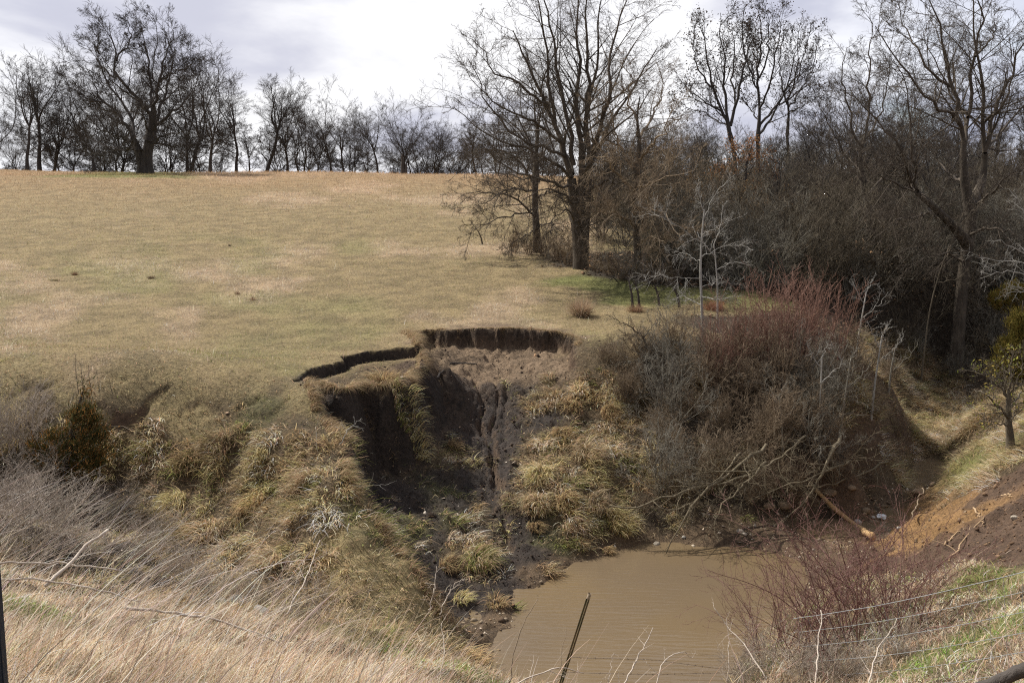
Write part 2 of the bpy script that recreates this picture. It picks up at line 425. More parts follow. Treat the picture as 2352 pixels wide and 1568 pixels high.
sp(1,(1250,900),(1350,900),(1250,1000),(1350,1000),(1300,1080),(1400,1080),(1230,1130),(1330,1150),(1420,1150),(1290,1220),(1380,1210),(1450,1210),(1200,930),(1340,960),(860,950),(960,990),(1000,1040),(890,870),(900,900),(1100,1250),(1060,1280),(1090,1200),(1230,1060))
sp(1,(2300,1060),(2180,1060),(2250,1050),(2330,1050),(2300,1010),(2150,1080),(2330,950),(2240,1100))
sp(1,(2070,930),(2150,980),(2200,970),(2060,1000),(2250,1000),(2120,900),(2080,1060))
sp(2,(1060,920),(1100,960),(1050,1000),(1130,1000),(1170,950),(1190,900),(1130,1060),(1100,1120),(1150,1130),(850,1010),(820,960),(790,930),(780,960),(850,1080),(900,1100),(950,1150),(900,1150),(1000,1100),(1000,1180),(870,1180),(960,1230),(1060,1120),(1160,1190),(1170,1240),(1200,1290),(1180,1330),(1130,1310),(1010,930),(930,950),(940,890),(1050,1350),(1130,1370),(1080,1400),(1000,1300),(1250,960),(1150,1080), w=1.0)
sp(9,(1010,1130),(1060,1190),(1250,1240),(960,1205))
sp(2,(1040,1160),(1100,1200),(1000,1230),(1110,1290),(920,1210))
sp(3,(990,810),(1050,815),(1130,815),(1200,815),(1270,820),(1300,830),(1000,840),(1150,845),(1230,850),(1280,860),(1120,875),(1200,875),(1030,860),(1090,850),(980,830))
sp(11,(1000,870),(1030,890),(970,850),(990,890),(950,860))
sp(5,(1230,1345),(1300,1300),(1370,1280),(1450,1250),(1540,1245),(1640,1235),(1740,1225),(1850,1200),(1950,1180),(1990,1210),(1120,1420),(1110,1460),(1700,1200),(2050,1150),(1800,1230))
sp(6,(1300,1600),(1450,1620),(1200,1620),(1600,1650),(1350,1700),(1500,1700),(1100,1600))
sp(6,(2500,1400),(2600,1500),(2550,1568),(2700,1400),(-200,1500),(-150,1400),(2450,1500))
sp(4,(2190,1200),(2215,1195),(2130,1245),(2060,1215),(2110,1170))
sp(4,(2080,1200),(2150,1170),(2195,1170),(2120,1215),(2050,1240),(2160,1220),(2100,1235),(2130,1190))
sp(5,(1990,1265),(1900,1290))
sp(6,(1950,1340),(2030,1330),(1880,1400),(1960,1430),(1800,1480),(2150,1330),(1850,1440))
sp(10,(2080,1290),(2140,1290))
sp(10,(2300,1120),(2330,1200),(2350,1080),(2290,1200),(2270,1260),(2330,1290),(2400,1200),(2260,1150),(2340,1250),(2240,1290),(2200,1270))
sp(6,(100,1500),(300,1500),(500,1500),(700,1500),(900,1520),(1000,1500),(200,1420),(400,1440),(100,1350),(1050,1540),(600,1440))
sp(6,(2200,1400),(2000,1500),(2300,1500),(1900,1500),(2350,1380),(2100,1450),(1800,1540),(2100,1350))
sp(7,(120,1400),(2330,1350),(2250,1340),(2300,1440),(2250,1070),(2200,1090),(900,1490),(1070,1540))
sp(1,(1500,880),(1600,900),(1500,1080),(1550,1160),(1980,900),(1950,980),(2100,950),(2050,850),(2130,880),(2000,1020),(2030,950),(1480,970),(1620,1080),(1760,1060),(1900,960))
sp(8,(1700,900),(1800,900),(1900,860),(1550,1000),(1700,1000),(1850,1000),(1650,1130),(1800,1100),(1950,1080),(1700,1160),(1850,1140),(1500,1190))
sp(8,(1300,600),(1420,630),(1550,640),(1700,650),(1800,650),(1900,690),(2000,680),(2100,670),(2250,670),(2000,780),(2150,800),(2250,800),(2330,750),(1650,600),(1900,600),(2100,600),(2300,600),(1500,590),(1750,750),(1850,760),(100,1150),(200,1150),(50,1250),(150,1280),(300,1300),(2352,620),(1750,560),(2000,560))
SPA = []
for px, py, c, w in SPL:
    h = hit(px, py); SPA.append((h[0], h[1], c, w))
SPA = np.array(SPA)
def warp_u(x, y):
    """coordinates in which the patches of ground cover keep about the same grain near and far"""
    yy = np.maximum(y, 1.5) + 4
    return 16 * x / yy, 16 * np.log(yy)
_su, _sv = warp_u(SPA[:, 0], SPA[:, 1])
def cover(x, y, soft=0.10):
    """weights (n, classes)"""
    x = np.asarray(x, float).ravel(); y = np.asarray(y, float).ravel()
    u, v = warp_u(x, y)
    u = u + 0.32 * fbm(u, v, 1.3, 4, 41, 0.6); v = v + 0.32 * fbm(u, v, 1.3, 4, 45, 0.6)
    best = np.full((len(x), len(CLS_COL)), 1e9)
    for i in range(len(SPA)):
        c = int(SPA[i, 2])
        d2 = (u - _su[i]) ** 2 + (v - _sv[i]) ** 2
        np.minimum(best[:, c], d2, out=best[:, c])
    d = np.sqrt(best)
    w = np.exp(-(d - d.min(1, keepdims=True)) / soft)
    return w / w.sum(1, keepdims=True)

# notable tussocks: (px, py of the foot, radius in m, blades, label)
TUSSOCKS = [
 (500,1040,.34,'wide straw tussock topping the left bank below the dark turf crack'),
 (430,1075,.28,'low tan tussock just left of the wide straw tussock on the left bank'),
 (590,1060,.26,'shaggy tussock near the mud wall on the upper left bank'),
 (470,1235,.34,'pale tussock with long bleached blades halfway down the left bank'),
 (580,1170,.28,'rounded brown tussock in the middle of the left bank'),
 (690,1120,.28,'tussock leaning over the left rim of the dark mud bowl'),
 (330,1050,.26,'small olive tussock beside the reddish juniper'),
 (400,1160,.28,'drooping tussock right of the shaded foot of the juniper'),
 (620,1300,.28,'flattened tussock low on the left bank above the grey brush'),
 (880,880,.34,'long-haired tussock hanging over the edge of the slumped turf block'),
 (1350,1050,.36,'big golden tussock with a black hollow under it, right of the mud gully'),
 (1290,1000,.26,'pale tussock beside the small bare mud patch on the right side'),
 (1240,1100,.30,'round tussock on the right edge of the rutted mud'),
 (1230,1165,.32,'broad tussock overhanging a dark hollow beside the ruts'),
 (1300,1170,.26,'tussock joined to the right of the broad overhanging one'),
 (1370,1170,.30,'tall straw tussock above the pond near the thicket'),
 (1230,1215,.20,'small round tussock standing alone at the foot of the ruts'),
 (1420,1215,.34,'long straw tussock at the water side under the fallen limbs'),
 (1100,1300,.36,'large tussock with green centre on the mud flat left of the ruts'),
 (1030,1310,.24,'brown tussock at the left of the large one on the mud flat'),
 (1262,1315,.17,'single stiff tussock on the pond shore'),
 (1140,1385,.20,'tussock on a small mud ledge right at the water corner'),
 (1060,1385,.18,'short tussock on the undercut mud ledge beside the spur'),
 (1330,1255,.15,'tiny tuft with green blades on the wet shore'),
 (1395,1268,.14,'flat tuft at the muddy water line'),
 (1260,870,.20,'sparse tuft on the sandy slope below the scarp'),
 (1040,1030,.22,'thin tuft at the lower end of the grass strip in the mud bowl'),
 (960,1010,.28,'draggled strip tussock slid down the mud wall'),
 (920,950,.24,'olive tussock at the top of the slid grass strip'),
 (1400,960,.28,'tussock under the first shrubs at the top right of the slump'),
 (1330,900,.24,'brownish tussock at the right end of the sandy slope'),
]
_t = []
for i, (px, py, r, lab) in enumerate(TUSSOCKS):
    h = hit(px, py); _t.append((h[0], h[1], r * 0.9, r * 0.30))
TUS += _t

# ------------------------------------------------------------------ terrain sheet
def axis(segs):
    a = [segs[0][0]]
    for lo, hi, s0, s1 in segs:
        x = lo; n = max(1, int((hi - lo) / ((s0 + s1) / 2)))
        st = np.linspace(s0, s1, n); c = np.cumsum(st); c = c / c[-1] * (hi - lo)
        a += list(lo + c)
    return np.array(a)
XS = axis([(-1500,-200,200,40),(-200,-60,30,4),(-60,-20,2.5,.5),(-20,-9.5,.4,.06),(-9.5,9.5,.045,.045),(9.5,16,.06,.12),(16,30,.15,.6),(30,80,.8,4),(80,200,5,30),(200,1500,40,200)])
YS = axis([(-300,-20,60,3),(-20,3,2,.12),(3,11,.10,.055),(11,25,.045,.045),(25,34,.055,.16),(34,60,.2,.5),(60,125,.6,1.4),(125,300,3,12),(300,3500,30,300)])
GX, GY = np.meshgrid(XS, YS)
gz = land(GX.ravel(), GY.ravel())
nx, ny = len(XS), len(YS)
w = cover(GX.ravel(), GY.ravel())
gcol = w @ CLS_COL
gg = gz.reshape(ny, nx)
# steep faces are bare soil: the scarp walls show it wherever the turf breaks off
dzdx = np.gradient(gg, XS, axis=1); dzdy = np.gradient(gg, YS, axis=0)
slope = np.sqrt(dzdx ** 2 + dzdy ** 2).ravel()
core = (np.abs(GX.ravel()) < 10) & (GY.ravel() > 11) & (GY.ravel() < 27)
bare = np.where(core, ss(1.1, 2.2, slope), 0) * (1 - w[:, 4])
nn = fbm(GX.ravel(), GY.ravel(), 2.5, 3, 77)
# patches of dead straw and of greener turf
fx, fy = warp_u(GX.ravel(), GY.ravel())
pt = ss(0.0, 0.55, fbm(fx * 1.0, fy * 0.5, .9, 4, 91))[:, None] * (w[:, 0:1] + 0.6 * w[:, 7:8])
gcol = gcol * (1 - 0.65 * pt) + np.array([(.40,.29,.185)]) * 0.65 * pt
pg = ss(0.05, 0.6, fbm(fx * 0.8, fy * 0.4, .8, 4, 95))[:, None] * w[:, 0:1] * (1 - ss(30, 75, GY.ravel()))[:, None]
gcol = gcol * (1 - 0.35 * pg) + np.array([(.19,.20,.07)]) * 0.35 * pg
up = ss(50, 95, GY.ravel())[:, None] * w[:, 0:1]
gcol = gcol * (1 - 0.6 * up) + np.array([(.34,.215,.115)]) * 0.6 * up
gcol = gcol * (1 - bare[:, None]) + (np.array([(.125,.082,.052)]) * (1 - ss(2.62, 2.86, gz + .06 * nn))[:, None] + np.array([(.060,.042,.029)]) * ss(2.62, 2.86, gz + .06 * nn)[:, None]) * bare[:, None]
# the wall of the bowl is damp, nearly black soil; the head of the slump is dry and sandy
damp = (bare * (1 - ss(-1.1, -.5, GX.ravel())) * (1 - ss(21.4, 22.2, GY.ravel())) * ss(-4.9, -4.3, GX.ravel()))[:, None]
gcol = gcol * (1 - damp) + np.array([(.046,.034,.026)]) * damp
wet = w[:, 2] + 0.5 * w[:, 5] * (1 - ss(0.05, 0.2, gz))
grassy = w[:, 0] + w[:, 1] + w[:, 6] + w[:, 7] + w[:, 9]
V = np.stack([GX.ravel(), GY.ravel(), gz], 1)
i0 = (np.arange(ny - 1)[:, None] * nx + np.arange(nx - 1)[None]).ravel()
F = np.stack([i0, i0 + 1, i0 + nx + 1, i0 + nx], 1)
m, t, o = new_mat('ground_material')
b = N(t, 'ShaderNodeBsdfPrincipled')
a = N(t, 'ShaderNodeAttribute', attribute_name='col'); aw = N(t, 'ShaderNodeAttribute', attribute_name='wet'); ag = N(t, 'ShaderNodeAttribute', attribute_name='grassy')
g = N(t, 'ShaderNodeNewGeometry')
n1 = noise(t, g.outputs['Position'], 14, 6, 0.72)
n2 = noise(t, g.outputs['Position'], 1.1, 6, 0.68)
n3 = noise(t, g.outputs['Position'], 55, 4, 0.7)
vv = mth(t, 'ADD', mth(t, 'MULTIPLY', ramp(t, n1, 0.3, 0.7), 0.75), mth(t, 'MULTIPLY', ramp(t, n2, 0.35, 0.65), 0.45))
vv = mth(t, 'ADD', vv, mth(t, 'MULTIPLY', ramp(t, n3, 0.35, 0.65), 0.45))
vv = mth(t, 'ADD', vv, 0.18)
sc = N(t, 'ShaderNodeVectorMath', operation='SCALE'); t.links.new(a.outputs['Color'], sc.inputs[0]); t.links.new(vv, sc.inputs['Scale'])
t.links.new(sc.outputs[0], b.inputs['Base Color'])
t.links.new(mth(t, 'SUBTRACT', 0.95, mth(t, 'MULTIPLY', aw.outputs['Fac'], 0.22)), b.inputs['Roughness'])
b.inputs['Specular IOR Level'].default_value = 0.3
bp = N(t, 'ShaderNodeBump'); bp.inputs['Strength'].default_value = 1.0; bp.inputs['Distance'].default_value = 0.07
t.links.new(mth(t, 'ADD', n1, mth(t, 'MULTIPLY', n3, 0.4)), bp.inputs['Height']); t.links.new(bp.outputs[0], b.inputs['Normal'])
t.links.new(b.outputs[0], o.inputs[0])
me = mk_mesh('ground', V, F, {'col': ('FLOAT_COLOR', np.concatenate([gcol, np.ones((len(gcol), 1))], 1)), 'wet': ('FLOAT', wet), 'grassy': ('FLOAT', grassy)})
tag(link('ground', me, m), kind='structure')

# ------------------------------------------------------------------ water: muddy pond and creek, one still sheet
m, t, o = new_mat('muddy_water')
b = N(t, 'ShaderNodeBsdfPrincipled')
b.inputs['Roughness'].default_value = 0.07; b.inputs['IOR'].default_value = 1.33; b.inputs['Specular IOR Level'].default_value = 0.5
g = N(t, 'ShaderNodeNewGeometry')
n0 = noise(t, g.outputs['Position'], 0.35, 4, 0.5)
t.links.new(mixc(t, ramp(t, n0, 0.35, 0.65), (.168,.120,.066), (.150,.110,.068)), b.inputs['Base Color'])
mp = N(t, 'ShaderNodeMapping'); mp.inputs['Rotation'].default_value = (0, 0, math.radians(14)); mp.inputs['Scale'].default_value = (0.28, 1, 1)
t.links.new(g.outputs['Position'], mp.inputs[0])
wv = N(t, 'ShaderNodeTexWave', wave_type='BANDS', bands_direction='Y'); wv.inputs['Scale'].default_value = 2.6; wv.inputs['Distortion'].default_value = 5.5
wv.inputs['Detail'].default_value = 3; wv.inputs['Detail Scale'].default_value = 1.6
t.links.new(mp.outputs[0], wv.inputs[0])
hn = noise(t, mp.outputs[0], 9, 3, 0.5)
amp = ramp(t, noise(t, g.outputs['Position'], 0.45, 2, 0.5), 0.3, 0.6)
mp2 = N(t, 'ShaderNodeMapping'); mp2.inputs['Rotation'].default_value = (0, 0, math.radians(-6)); mp2.inputs['Scale'].default_value = (0.16, 1, 1)
t.links.new(g.outputs['Position'], mp2.inputs[0])
hn2 = noise(t, mp2.outputs[0], 15, 3, 0.5, 0.4)
hh = mth(t, 'MULTIPLY', mth(t, 'ADD', mth(t, 'MULTIPLY', wv.outputs['Fac'], .45), mth(t, 'ADD', mth(t, 'MULTIPLY', hn, 1.2), mth(t, 'MULTIPLY', hn2, 2.4))), amp)
bp = N(t, 'ShaderNodeBump'); bp.inputs['Strength'].default_value = 0.16; bp.inputs['Distance'].default_value = 0.03
t.links.new(hh, bp.inputs['Height']); t.links.new(bp.outputs[0], b.inputs['Normal'])
t.links.new(b.outputs[0], o.inputs[0])
V = np.array([(-4, 4, 0), (14, 4, 0), (14, 30, 0), (-4, 30, 0)], float)
me = mk_mesh('water', V, np.array([[0, 1, 2, 3]]))
tag(link('water', me, m), kind='structure')
# ------------------------------------------------------------------ grass
RNG = np.random.default_rng(7)
def blades(name, mat, root, L, Wd, az, th0, th1, col, k=3, parent=None, wig=0.0, down=None):
    """curved tapering ribbons; th0/th1 angle from the vertical at root and tip"""
    n = len(root)
    if n == 0: return None
    tt = np.linspace(0, 1, k + 1)
    P = np.zeros((n, k + 1, 3)); P[:, 0] = root
    a = az.copy()
    for j in range(k):
        th = th0 + (th1 - th0) * (j + 0.5) / k
        a = a + RNG.normal(0, wig, n) if wig else a
        s = L / k
        P[:, j + 1, 0] = P[:, j, 0] + s * np.sin(th) * np.cos(a)
        P[:, j + 1, 1] = P[:, j, 1] + s * np.sin(th) * np.sin(a)
        P[:, j + 1, 2] = P[:, j, 2] + s * np.cos(th)
    fa = az + math.pi / 2 + RNG.normal(0, 0.6, n)
    side = np.stack([np.cos(fa), np.sin(fa), RNG.normal(0, 0.25, n)], 1)
    wd = Wd[:, None] * (1 - 0.85 * tt[None] ** 1.5) * 0.5
    A = P - side[:, None] * wd[..., None]; B = P + side[:, None] * wd[..., None]
    V = np.stack([A, B], 2).reshape(-1, 3)
    base = (np.arange(n) * (k + 1) * 2)[:, None] + (np.arange(k) * 2)[None]
    base = base.ravel()
    F = np.stack([base, base + 1, base + 3, base + 2], 1)
    c = np.repeat(np.concatenate([col, np.ones((n, 1))], 1), (k + 1) * 2, axis=0)
    me = mk_mesh(name, V, F, {'col': ('FLOAT_COLOR', c)})
    return link(name, me, mat, parent)
def pal(n, cols, ws, j=0.30):
    cols = np.array(cols, float); i = RNG.choice(len(cols), n, p=np.array(ws) / np.sum(ws))
    return np.clip(cols[i] * np.exp(RNG.normal(0, j, (n, 1))) * np.exp(RNG.normal(0, 0.05, (n, 3))), 0, 0.9)
STRAW = [(.50,.38,.235),(.44,.32,.195),(.60,.49,.35),(.34,.24,.15),(.32,.27,.14)]
PALE = [(.74,.60,.44),(.82,.70,.55),(.66,.50,.36),(.52,.37,.22),(.74,.55,.43)]
GREEN = [(.24,.26,.08),(.30,.31,.11),(.19,.21,.06)]
GM = blade_mat('grass_blade', 0.42)

def cov_at(x, y):
    return cover(x, y, 0.07)
def wedge(n, y0, y1, xa=None, xb=None, powr=0.0):
    """points inside the part of the land the photograph and its neighbours look over"""
    y = y0 * (y1 / y0) ** RNG.random(n) if powr else y0 + (y1 - y0) * RNG.random(n)
    hw = 0.56 * y + 1.5
    lo = -hw if xa is None else np.maximum(-hw, xa); hi = hw if xb is None else np.minimum(hw, xb)
    x = lo + (hi - lo) * RNG.random(n)
    return x, y
def in_slump_wall(x, y):
    e = 0.05
    z = land(x, y); zx = land(x + e, y); zy = land(x, y + e)
    return z, np.stack([(zx - z) / e, (zy - z) / e], 1)

# --- field turf
n = 330000
x, y = wedge(n, 16.5, 97, powr=1)
wc = cov_at(x, y)
z, gr = in_slump_wall(x, y)
keep = (RNG.random(n) < (wc[:, 0] + wc[:, 7]) * 1.0) & (z > 2.0) & (np.hypot(gr[:, 0], gr[:, 1]) < 1.0)
x, y, z, wc = x[keep], y[keep], z[keep], wc[keep]
u, v = warp_u(x, y)
n = len(x)
tan_p = ss(0.0, 0.5, fbm(u * 1.0, v * 0.5, .9, 4, 91)); grn = ss(0.0, 0.6, fbm(u * 0.8, v * 0.4, .8, 4, 95)) * (1 - ss(35, 80, y))
sz = np.maximum(1, y / 26) ** 0.9
c = pal(n, STRAW[:4], (4, 3, 2, 1.6))
pale = pal(n, PALE, (2, 2, 2, 1, 1)); gcl = pal(n, [(.31,.30,.11),(.36,.32,.14),(.25,.26,.085)], (1, 1, 1))
r = RNG.random(n)
c = np.where((r < 0.8 * tan_p)[:, None], pale, c)
r = RNG.random(n)
c = np.where((r < np.clip(0.30 * (1 - ss(30, 70, y)) + 0.35 * grn + 0.75 * wc[:, 7] - 0.3 * tan_p, 0, 1))[:, None], gcl, c)
upf = ss(45, 95, y)[:, None]
c = .88 * c * np.exp(.20 * fbm(u * 2.0, v * 1.3, 2.0, 4, 99, .7))[:, None]
c = c * (1 - 0.55 * upf) + 0.55 * upf * c.mean(1, keepdims=True) * np.array([(1.40, .90, .52)])
blades('field_grass', GM, np.stack([x, y, z - 0.01], 1), RNG.uniform(.035, .095, n) * sz * (1 + 0.5 * tan_p), RNG.uniform(.004, .008, n) * sz * 1.15,
       RNG.uniform(0, 6.28, n), RNG.uniform(0.1, 0.8, n), RNG.uniform(0.9, 2.0, n), c, 2)
tag(bpy.data.objects['field_grass'], 'short dry turf of straw and olive blades covering the sloping field', 'grass', kind='stuff')

# --- long bleached weeds scattered over the field
n = 18000
x, y = wedge(n, 17, 80, powr=1)
wc = cov_at(x, y); z, gr = in_slump_wall(x, y)
u, v = warp_u(x, y); tp = ss(0.05, 0.5, fbm(u * 1.0, v * 0.5, .9, 4, 91))
keep = (RNG.random(n) < wc[:, 0] * (0.1 + tp)) & (z > 2.4)
x, y, z = x[keep], y[keep], z[keep]; n = len(x)
blades('dry_field_stalks', GM, np.stack([x, y, z], 1), RNG.uniform(.1, .32, n), RNG.uniform(.004, .007, n) * np.maximum(1, y / 30), RNG.uniform(0, 6.28, n), RNG.uniform(0, 0.6, n), RNG.uniform(0.3, 1.6, n),
       pal(n, PALE + [(.22,.15,.09)], (2, 1, 2, 1, 1, 1)), 2)
tag(bpy.data.objects['dry_field_stalks'], 'thin dead stalks sticking up from the straw patches of the field', 'stalks', kind='stuff')

# --- tussocks of the banks
def tussock_arrays(cx, cy, r, nb, down, lenf=1.0, green=0.08):
    a = RNG.uniform(0, 6.28, nb); rr = r * 0.7 * np.sqrt(RNG.random(nb))
    x = cx + rr * np.cos(a); y = cy + rr * np.sin(a)
    az = a + RNG.normal(0, 0.5, nb)
    # blades fall downhill
    dx = np.cos(az) + down[0] * 2.0 + .2; dy = np.sin(az) + down[1] * 2.0
    az = np.arctan2(dy, dx)
    L = (0.05 + r * RNG.uniform(0.35, 1.25, nb)) * lenf
    return x, y, az, L
def tuss_cols(nb, k, br=None):
    br = math.exp(RNG.normal(0.16, .27)) if br is None else br
    return np.clip(_tc(nb, k) * br, 0, .9)
def _tc(nb, k):
    base = [STRAW, [(.48,.36,.20),(.38,.28,.155),(.28,.20,.115)], [(.50,.41,.24),(.39,.32,.17),(.31,.27,.12)], PALE[:4]][k]
    return pal(nb, base, np.ones(len(base)), 0.34)
allr = {'c': []}
for i, (px, py, r, lab) in enumerate(TUSSOCKS):
    cx, cy = _t[i][0], _t[i][1]
    e = 0.35
    gxx = (L1(cx + e, cy) - L1(cx - e, cy)) / (2 * e); gyy = (L1(cx, cy + e) - L1(cx, cy - e)) / (2 * e)
    gm = math.hypot(gxx, gyy) + 1e-6; k = min(1.0, gm * 1.6)
    down = (-gxx / gm * k, -gyy / gm * k)
    nb = int(400 * (r / 0.3) ** 1.6)
    x, y, az, L = tussock_arrays(cx, cy, r, nb, down)
    z = land(x, y)
    col = tuss_cols(nb, (0, 1, 2, 0, 1)[i % 5])
    if 'green' in lab or 'olive' in lab:
        g2 = RNG.random(nb) < 0.35; col[g2] = pal(int(g2.sum()), GREEN, (1, 1, 1))
    o = blades('grass_tussock', GM, np.stack([x - cx, y - cy, z - 0.02], 1), L, RNG.uniform(.006, .014, nb), az, RNG.uniform(0.0, 0.5, nb), RNG.uniform(1.5, 2.8, nb), col, 5, wig=0.12)
    o.location = (cx, cy, 0)
    tag(o, lab, 'tussock', 'grass tussocks on the eroded banks')
# the countless lesser clumps between them
X, Y, AZ, LL, CC, NB = [], [], [], [], [], 0
nc = 11000
cx = RNG.uniform(-10.5, 15, nc); cy = RNG.uniform(11.5, 30.5, nc)
wc = cov_at(cx, cy); cz, cg = in_slump_wall(cx, cy)
e = 0.3
gxx = (land(cx + e, cy) - land(cx - e, cy)) / (2 * e); gyy = (land(cx, cy + e) - land(cx, cy - e)) / (2 * e)
for i in range(nc):
    p = wc[i, 1] + .10 * wc[i, 12] + 0.45 * wc[i, 9] + 0.10 * wc[i, 8] + 0.05 * wc[i, 2] + 0.03 * wc[i, 5]
    if RNG.random() > p * (1 - .93 * float(ss(2.2, 2.6, cz[i]))) or cz[i] < 0.05: continue
    if math.hypot(cg[i, 0], cg[i, 1]) > 1.6 and RNG.random() < 0.8: continue
    gm = math.hypot(gxx[i], gyy[i]) + 1e-6; k = min(1.0, gm * 1.6)
    near_top = cz[i] > 2.45
    r = (0.08 + 0.22 * RNG.random() ** 1.8) * (0.6 if near_top else 1.0) * (0.6 if wc[i, 2] > .5 else 1)
    nb = int(RNG.uniform(40, 100) * (r / .2) ** 1.2)
    x, y, az, L = tussock_arrays(cx[i], cy[i], r, nb, (-gxx[i] / gm * k, -gyy[i] / gm * k))
    X.append(x); Y.append(y); AZ.append(az); LL.append(L)
    kk = RNG.choice(4, p=(.34, .26, .26, .14)) if cx[i] > -6 else RNG.choice(4, p=(.3, .22, .24, .24))
    c = tuss_cols(nb, kk)
    if wc[i, 9] > 0.4 or RNG.random() < 0.10: 
        g2 = RNG.random(nb) < 0.6; c[g2] = pal(int(g2.sum()), GREEN, (1, 1, 1))
    CC.append(c)
x = np.concatenate(X); y = np.concatenate(Y); n = len(x)
z = land(x, y)
blades('bank_grass', GM, np.stack([x, y, z - 0.015], 1), np.concatenate(LL), RNG.uniform(.006, .014, n), np.concatenate(AZ) + RNG.normal(0, .35, n), RNG.uniform(0.2, 1.35, n), RNG.uniform(1.3, 2.6, n), np.concatenate(CC), 4, wig=0.12)
print('bank blades', n)
tag(bpy.data.objects['bank_grass'], 'matted drooping brown and straw grass covering the banks around the slump', 'grass', kind='stuff')
# thatch between the clumps
n = 190000
x = RNG.uniform(-10.5, 14, n); y = RNG.uniform(11.5, 27, n)
wc = cov_at(x, y); z, gr = in_slump_wall(x, y)
keep = (RNG.random(n) < wc[:, 1] * 0.8 + wc[:, 12] * 1.0 + wc[:, 9] * 0.7 + wc[:, 8] * 0.35 + wc[:, 7] * 0.9 + wc[:, 6] * .5 + wc[:, 2] * 0.015 + 0.02 * wc[:, 5]) & (z > 0.03) & (np.hypot(gr[:, 0], gr[:, 1]) < 2.2)
x, y, z, wc, gr = x[keep], y[keep], z[keep], wc[keep], gr[keep]; n = len(x)
c = np.clip(pal(n, STRAW + [(.22,.15,.08)], (3, 3, 2, 2.5, 1.5, 1.8), 0.32) * 1.12, 0, .9)
g2 = RNG.random(n) < 0.5 * (wc[:, 9] + wc[:, 7]) + 0.06 + 0.3 * (wc[:, 2] > .5); c[g2] = pal(int(g2.sum()), GREEN, (1, 1, 1))
az = np.arctan2(-gr[:, 1], -gr[:, 0]) + RNG.normal(0, 1.0, n)
tl = RNG.uniform(.06, .22, n) * (1 - .55 * ss(2.1, 2.6, z)) * (1 + 1.2 * (RNG.random(n) < .05))
blades('thatch', GM, np.stack([x, y, z - 0.01], 1), tl, RNG.uniform(.006, .012, n), az, RNG.uniform(0.3, 1.2, n), RNG.uniform(1.2, 2.3, n), c, 2)
tag(bpy.data.objects['thatch'], 'short dead thatch lying between the tussocks of the banks', 'grass', kind='stuff')

# --- turf hanging over the broken edges
def fringe(poly, name, lab, sel, nper, Lr, inward=1):
    xs, ys, az = [], [], []
    for i in range(len(poly)):
        if not sel(i): continue
        a = poly[i]; b = poly[(i + 1) % len(poly)]
        d = math.hypot(*(b - a)); k = int(d * nper)
        tt = RNG.random(k)
        nx_, ny_ = (b - a)[1] / (d + 1e-9), -(b - a)[0] / (d + 1e-9)
        x = a[0] + (b[0] - a[0]) * tt; y = a[1] + (b[1] - a[1]) * tt
        sgn = 1 if sdf(poly, np.array([a[0] + (b[0]-a[0]) * .5 + nx_ * .03]), np.array([a[1] + (b[1]-a[1]) * .5 + ny_ * .03]))[0] > 0 else -1
        o_ = RNG.uniform(-0.12, 0.0, k)
        xs.append(x + sgn * nx_ * o_); ys.append(y + sgn * ny_ * o_); az.append(np.full(k, math.atan2(sgn * ny_, sgn * nx_)) + RNG.normal(0, 0.6, k))
    x = np.concatenate(xs); y = np.concatenate(ys); az = np.concatenate(az)
    # undo the wander of the edge
    x = x - (0.10 * fbm(x, y, 1.6, 3, 11) + 0.04 * fbm(x, y, 7, 2, 12)); y = y - (0.10 * fbm(x, y, 1.6, 3, 13) + 0.04 * fbm(x, y, 7, 2, 14))
    n = len(x); z = land(x, y)
    kk = RNG.random(n) < ss(-.35, .25, fbm(x, y, 5.0, 3, 88, .7)); x, y, z, az = x[kk], y[kk], z[kk], az[kk]; n = len(x)
    c = pal(n, STRAW + [(.20,.14,.07)], (2, 3, 1, 3, 2, 2), 0.25)
    o = blades(name, GM, np.stack([x, y, z], 1), RNG.uniform(*Lr, n), RNG.uniform(.004, .008, n), az, RNG.uniform(0.3, 1.2, n), RNG.uniform(1.7, 2.9, n), c, 4, wig=.1)
    return tag(o, lab, 'grass', kind='stuff')
fringe(SLUMP, 'overhanging_grass', 'ragged turf hanging over the scarp at the head of the slump', lambda i: i < 8, 900, (.05, .16))
fringe(SLUMP, 'overhanging_grass', 'long grass hanging over the left wall of the mud bowl', lambda i: 15 <= i <= 27, 1300, (.12, .34))
fringe(SLUMP, 'overhanging_grass', 'shaggy grass hanging from the front of the slumped turf block', lambda i: i >= 27, 1000, (.12, .45))

# --- long pale grass of the near slope
def near_zone(n, y0, y1):
    y = RNG.uniform(y0, y1, n); hw = 0.60 * y + 1.0
    return RNG.uniform(-hw, hw), y
n = 230000
x, y = near_zone(n, 2.6, 14.5)
wc = cov_at(x, y); z = land(x, y)
left = x < 1.2
dens = (wc[:, 6] + 0.75 * wc[:, 7]) * np.where(left, 1.0, 1.25)
keep = (RNG.random(n) < dens) & (z > 0.12)
x, y, z, wc, left = x[keep], y[keep], z[keep], wc[keep], left[keep]; n = len(x)
print('near blades', n)
c = pal(n, PALE + [(.36,.24,.13)], (3, 2, 3, 2, 1.5, 2), 0.22)
dens_g = ss(0.05, 0.5, fbm(x, y, 0.9, 3, 61)) * np.where(left, 0.22, 0.6) + wc[:, 7] * 0.6
g2 = RNG.random(n) < dens_g; c[g2] = pal(int(g2.sum()), [(.22,.33,.08),(.30,.40,.14),(.20,.28,.07)], (1, 1, 1))
L = RNG.uniform(.05, .24, n) * np.where(left, 1.0, 1.0)
L = np.where((x > .1) & (x < 3.2) & (y < 9.5), L * 1.7, L); L[g2] *= 0.6
L *= 1 - 0.25 * ss(6.5, 10, y)
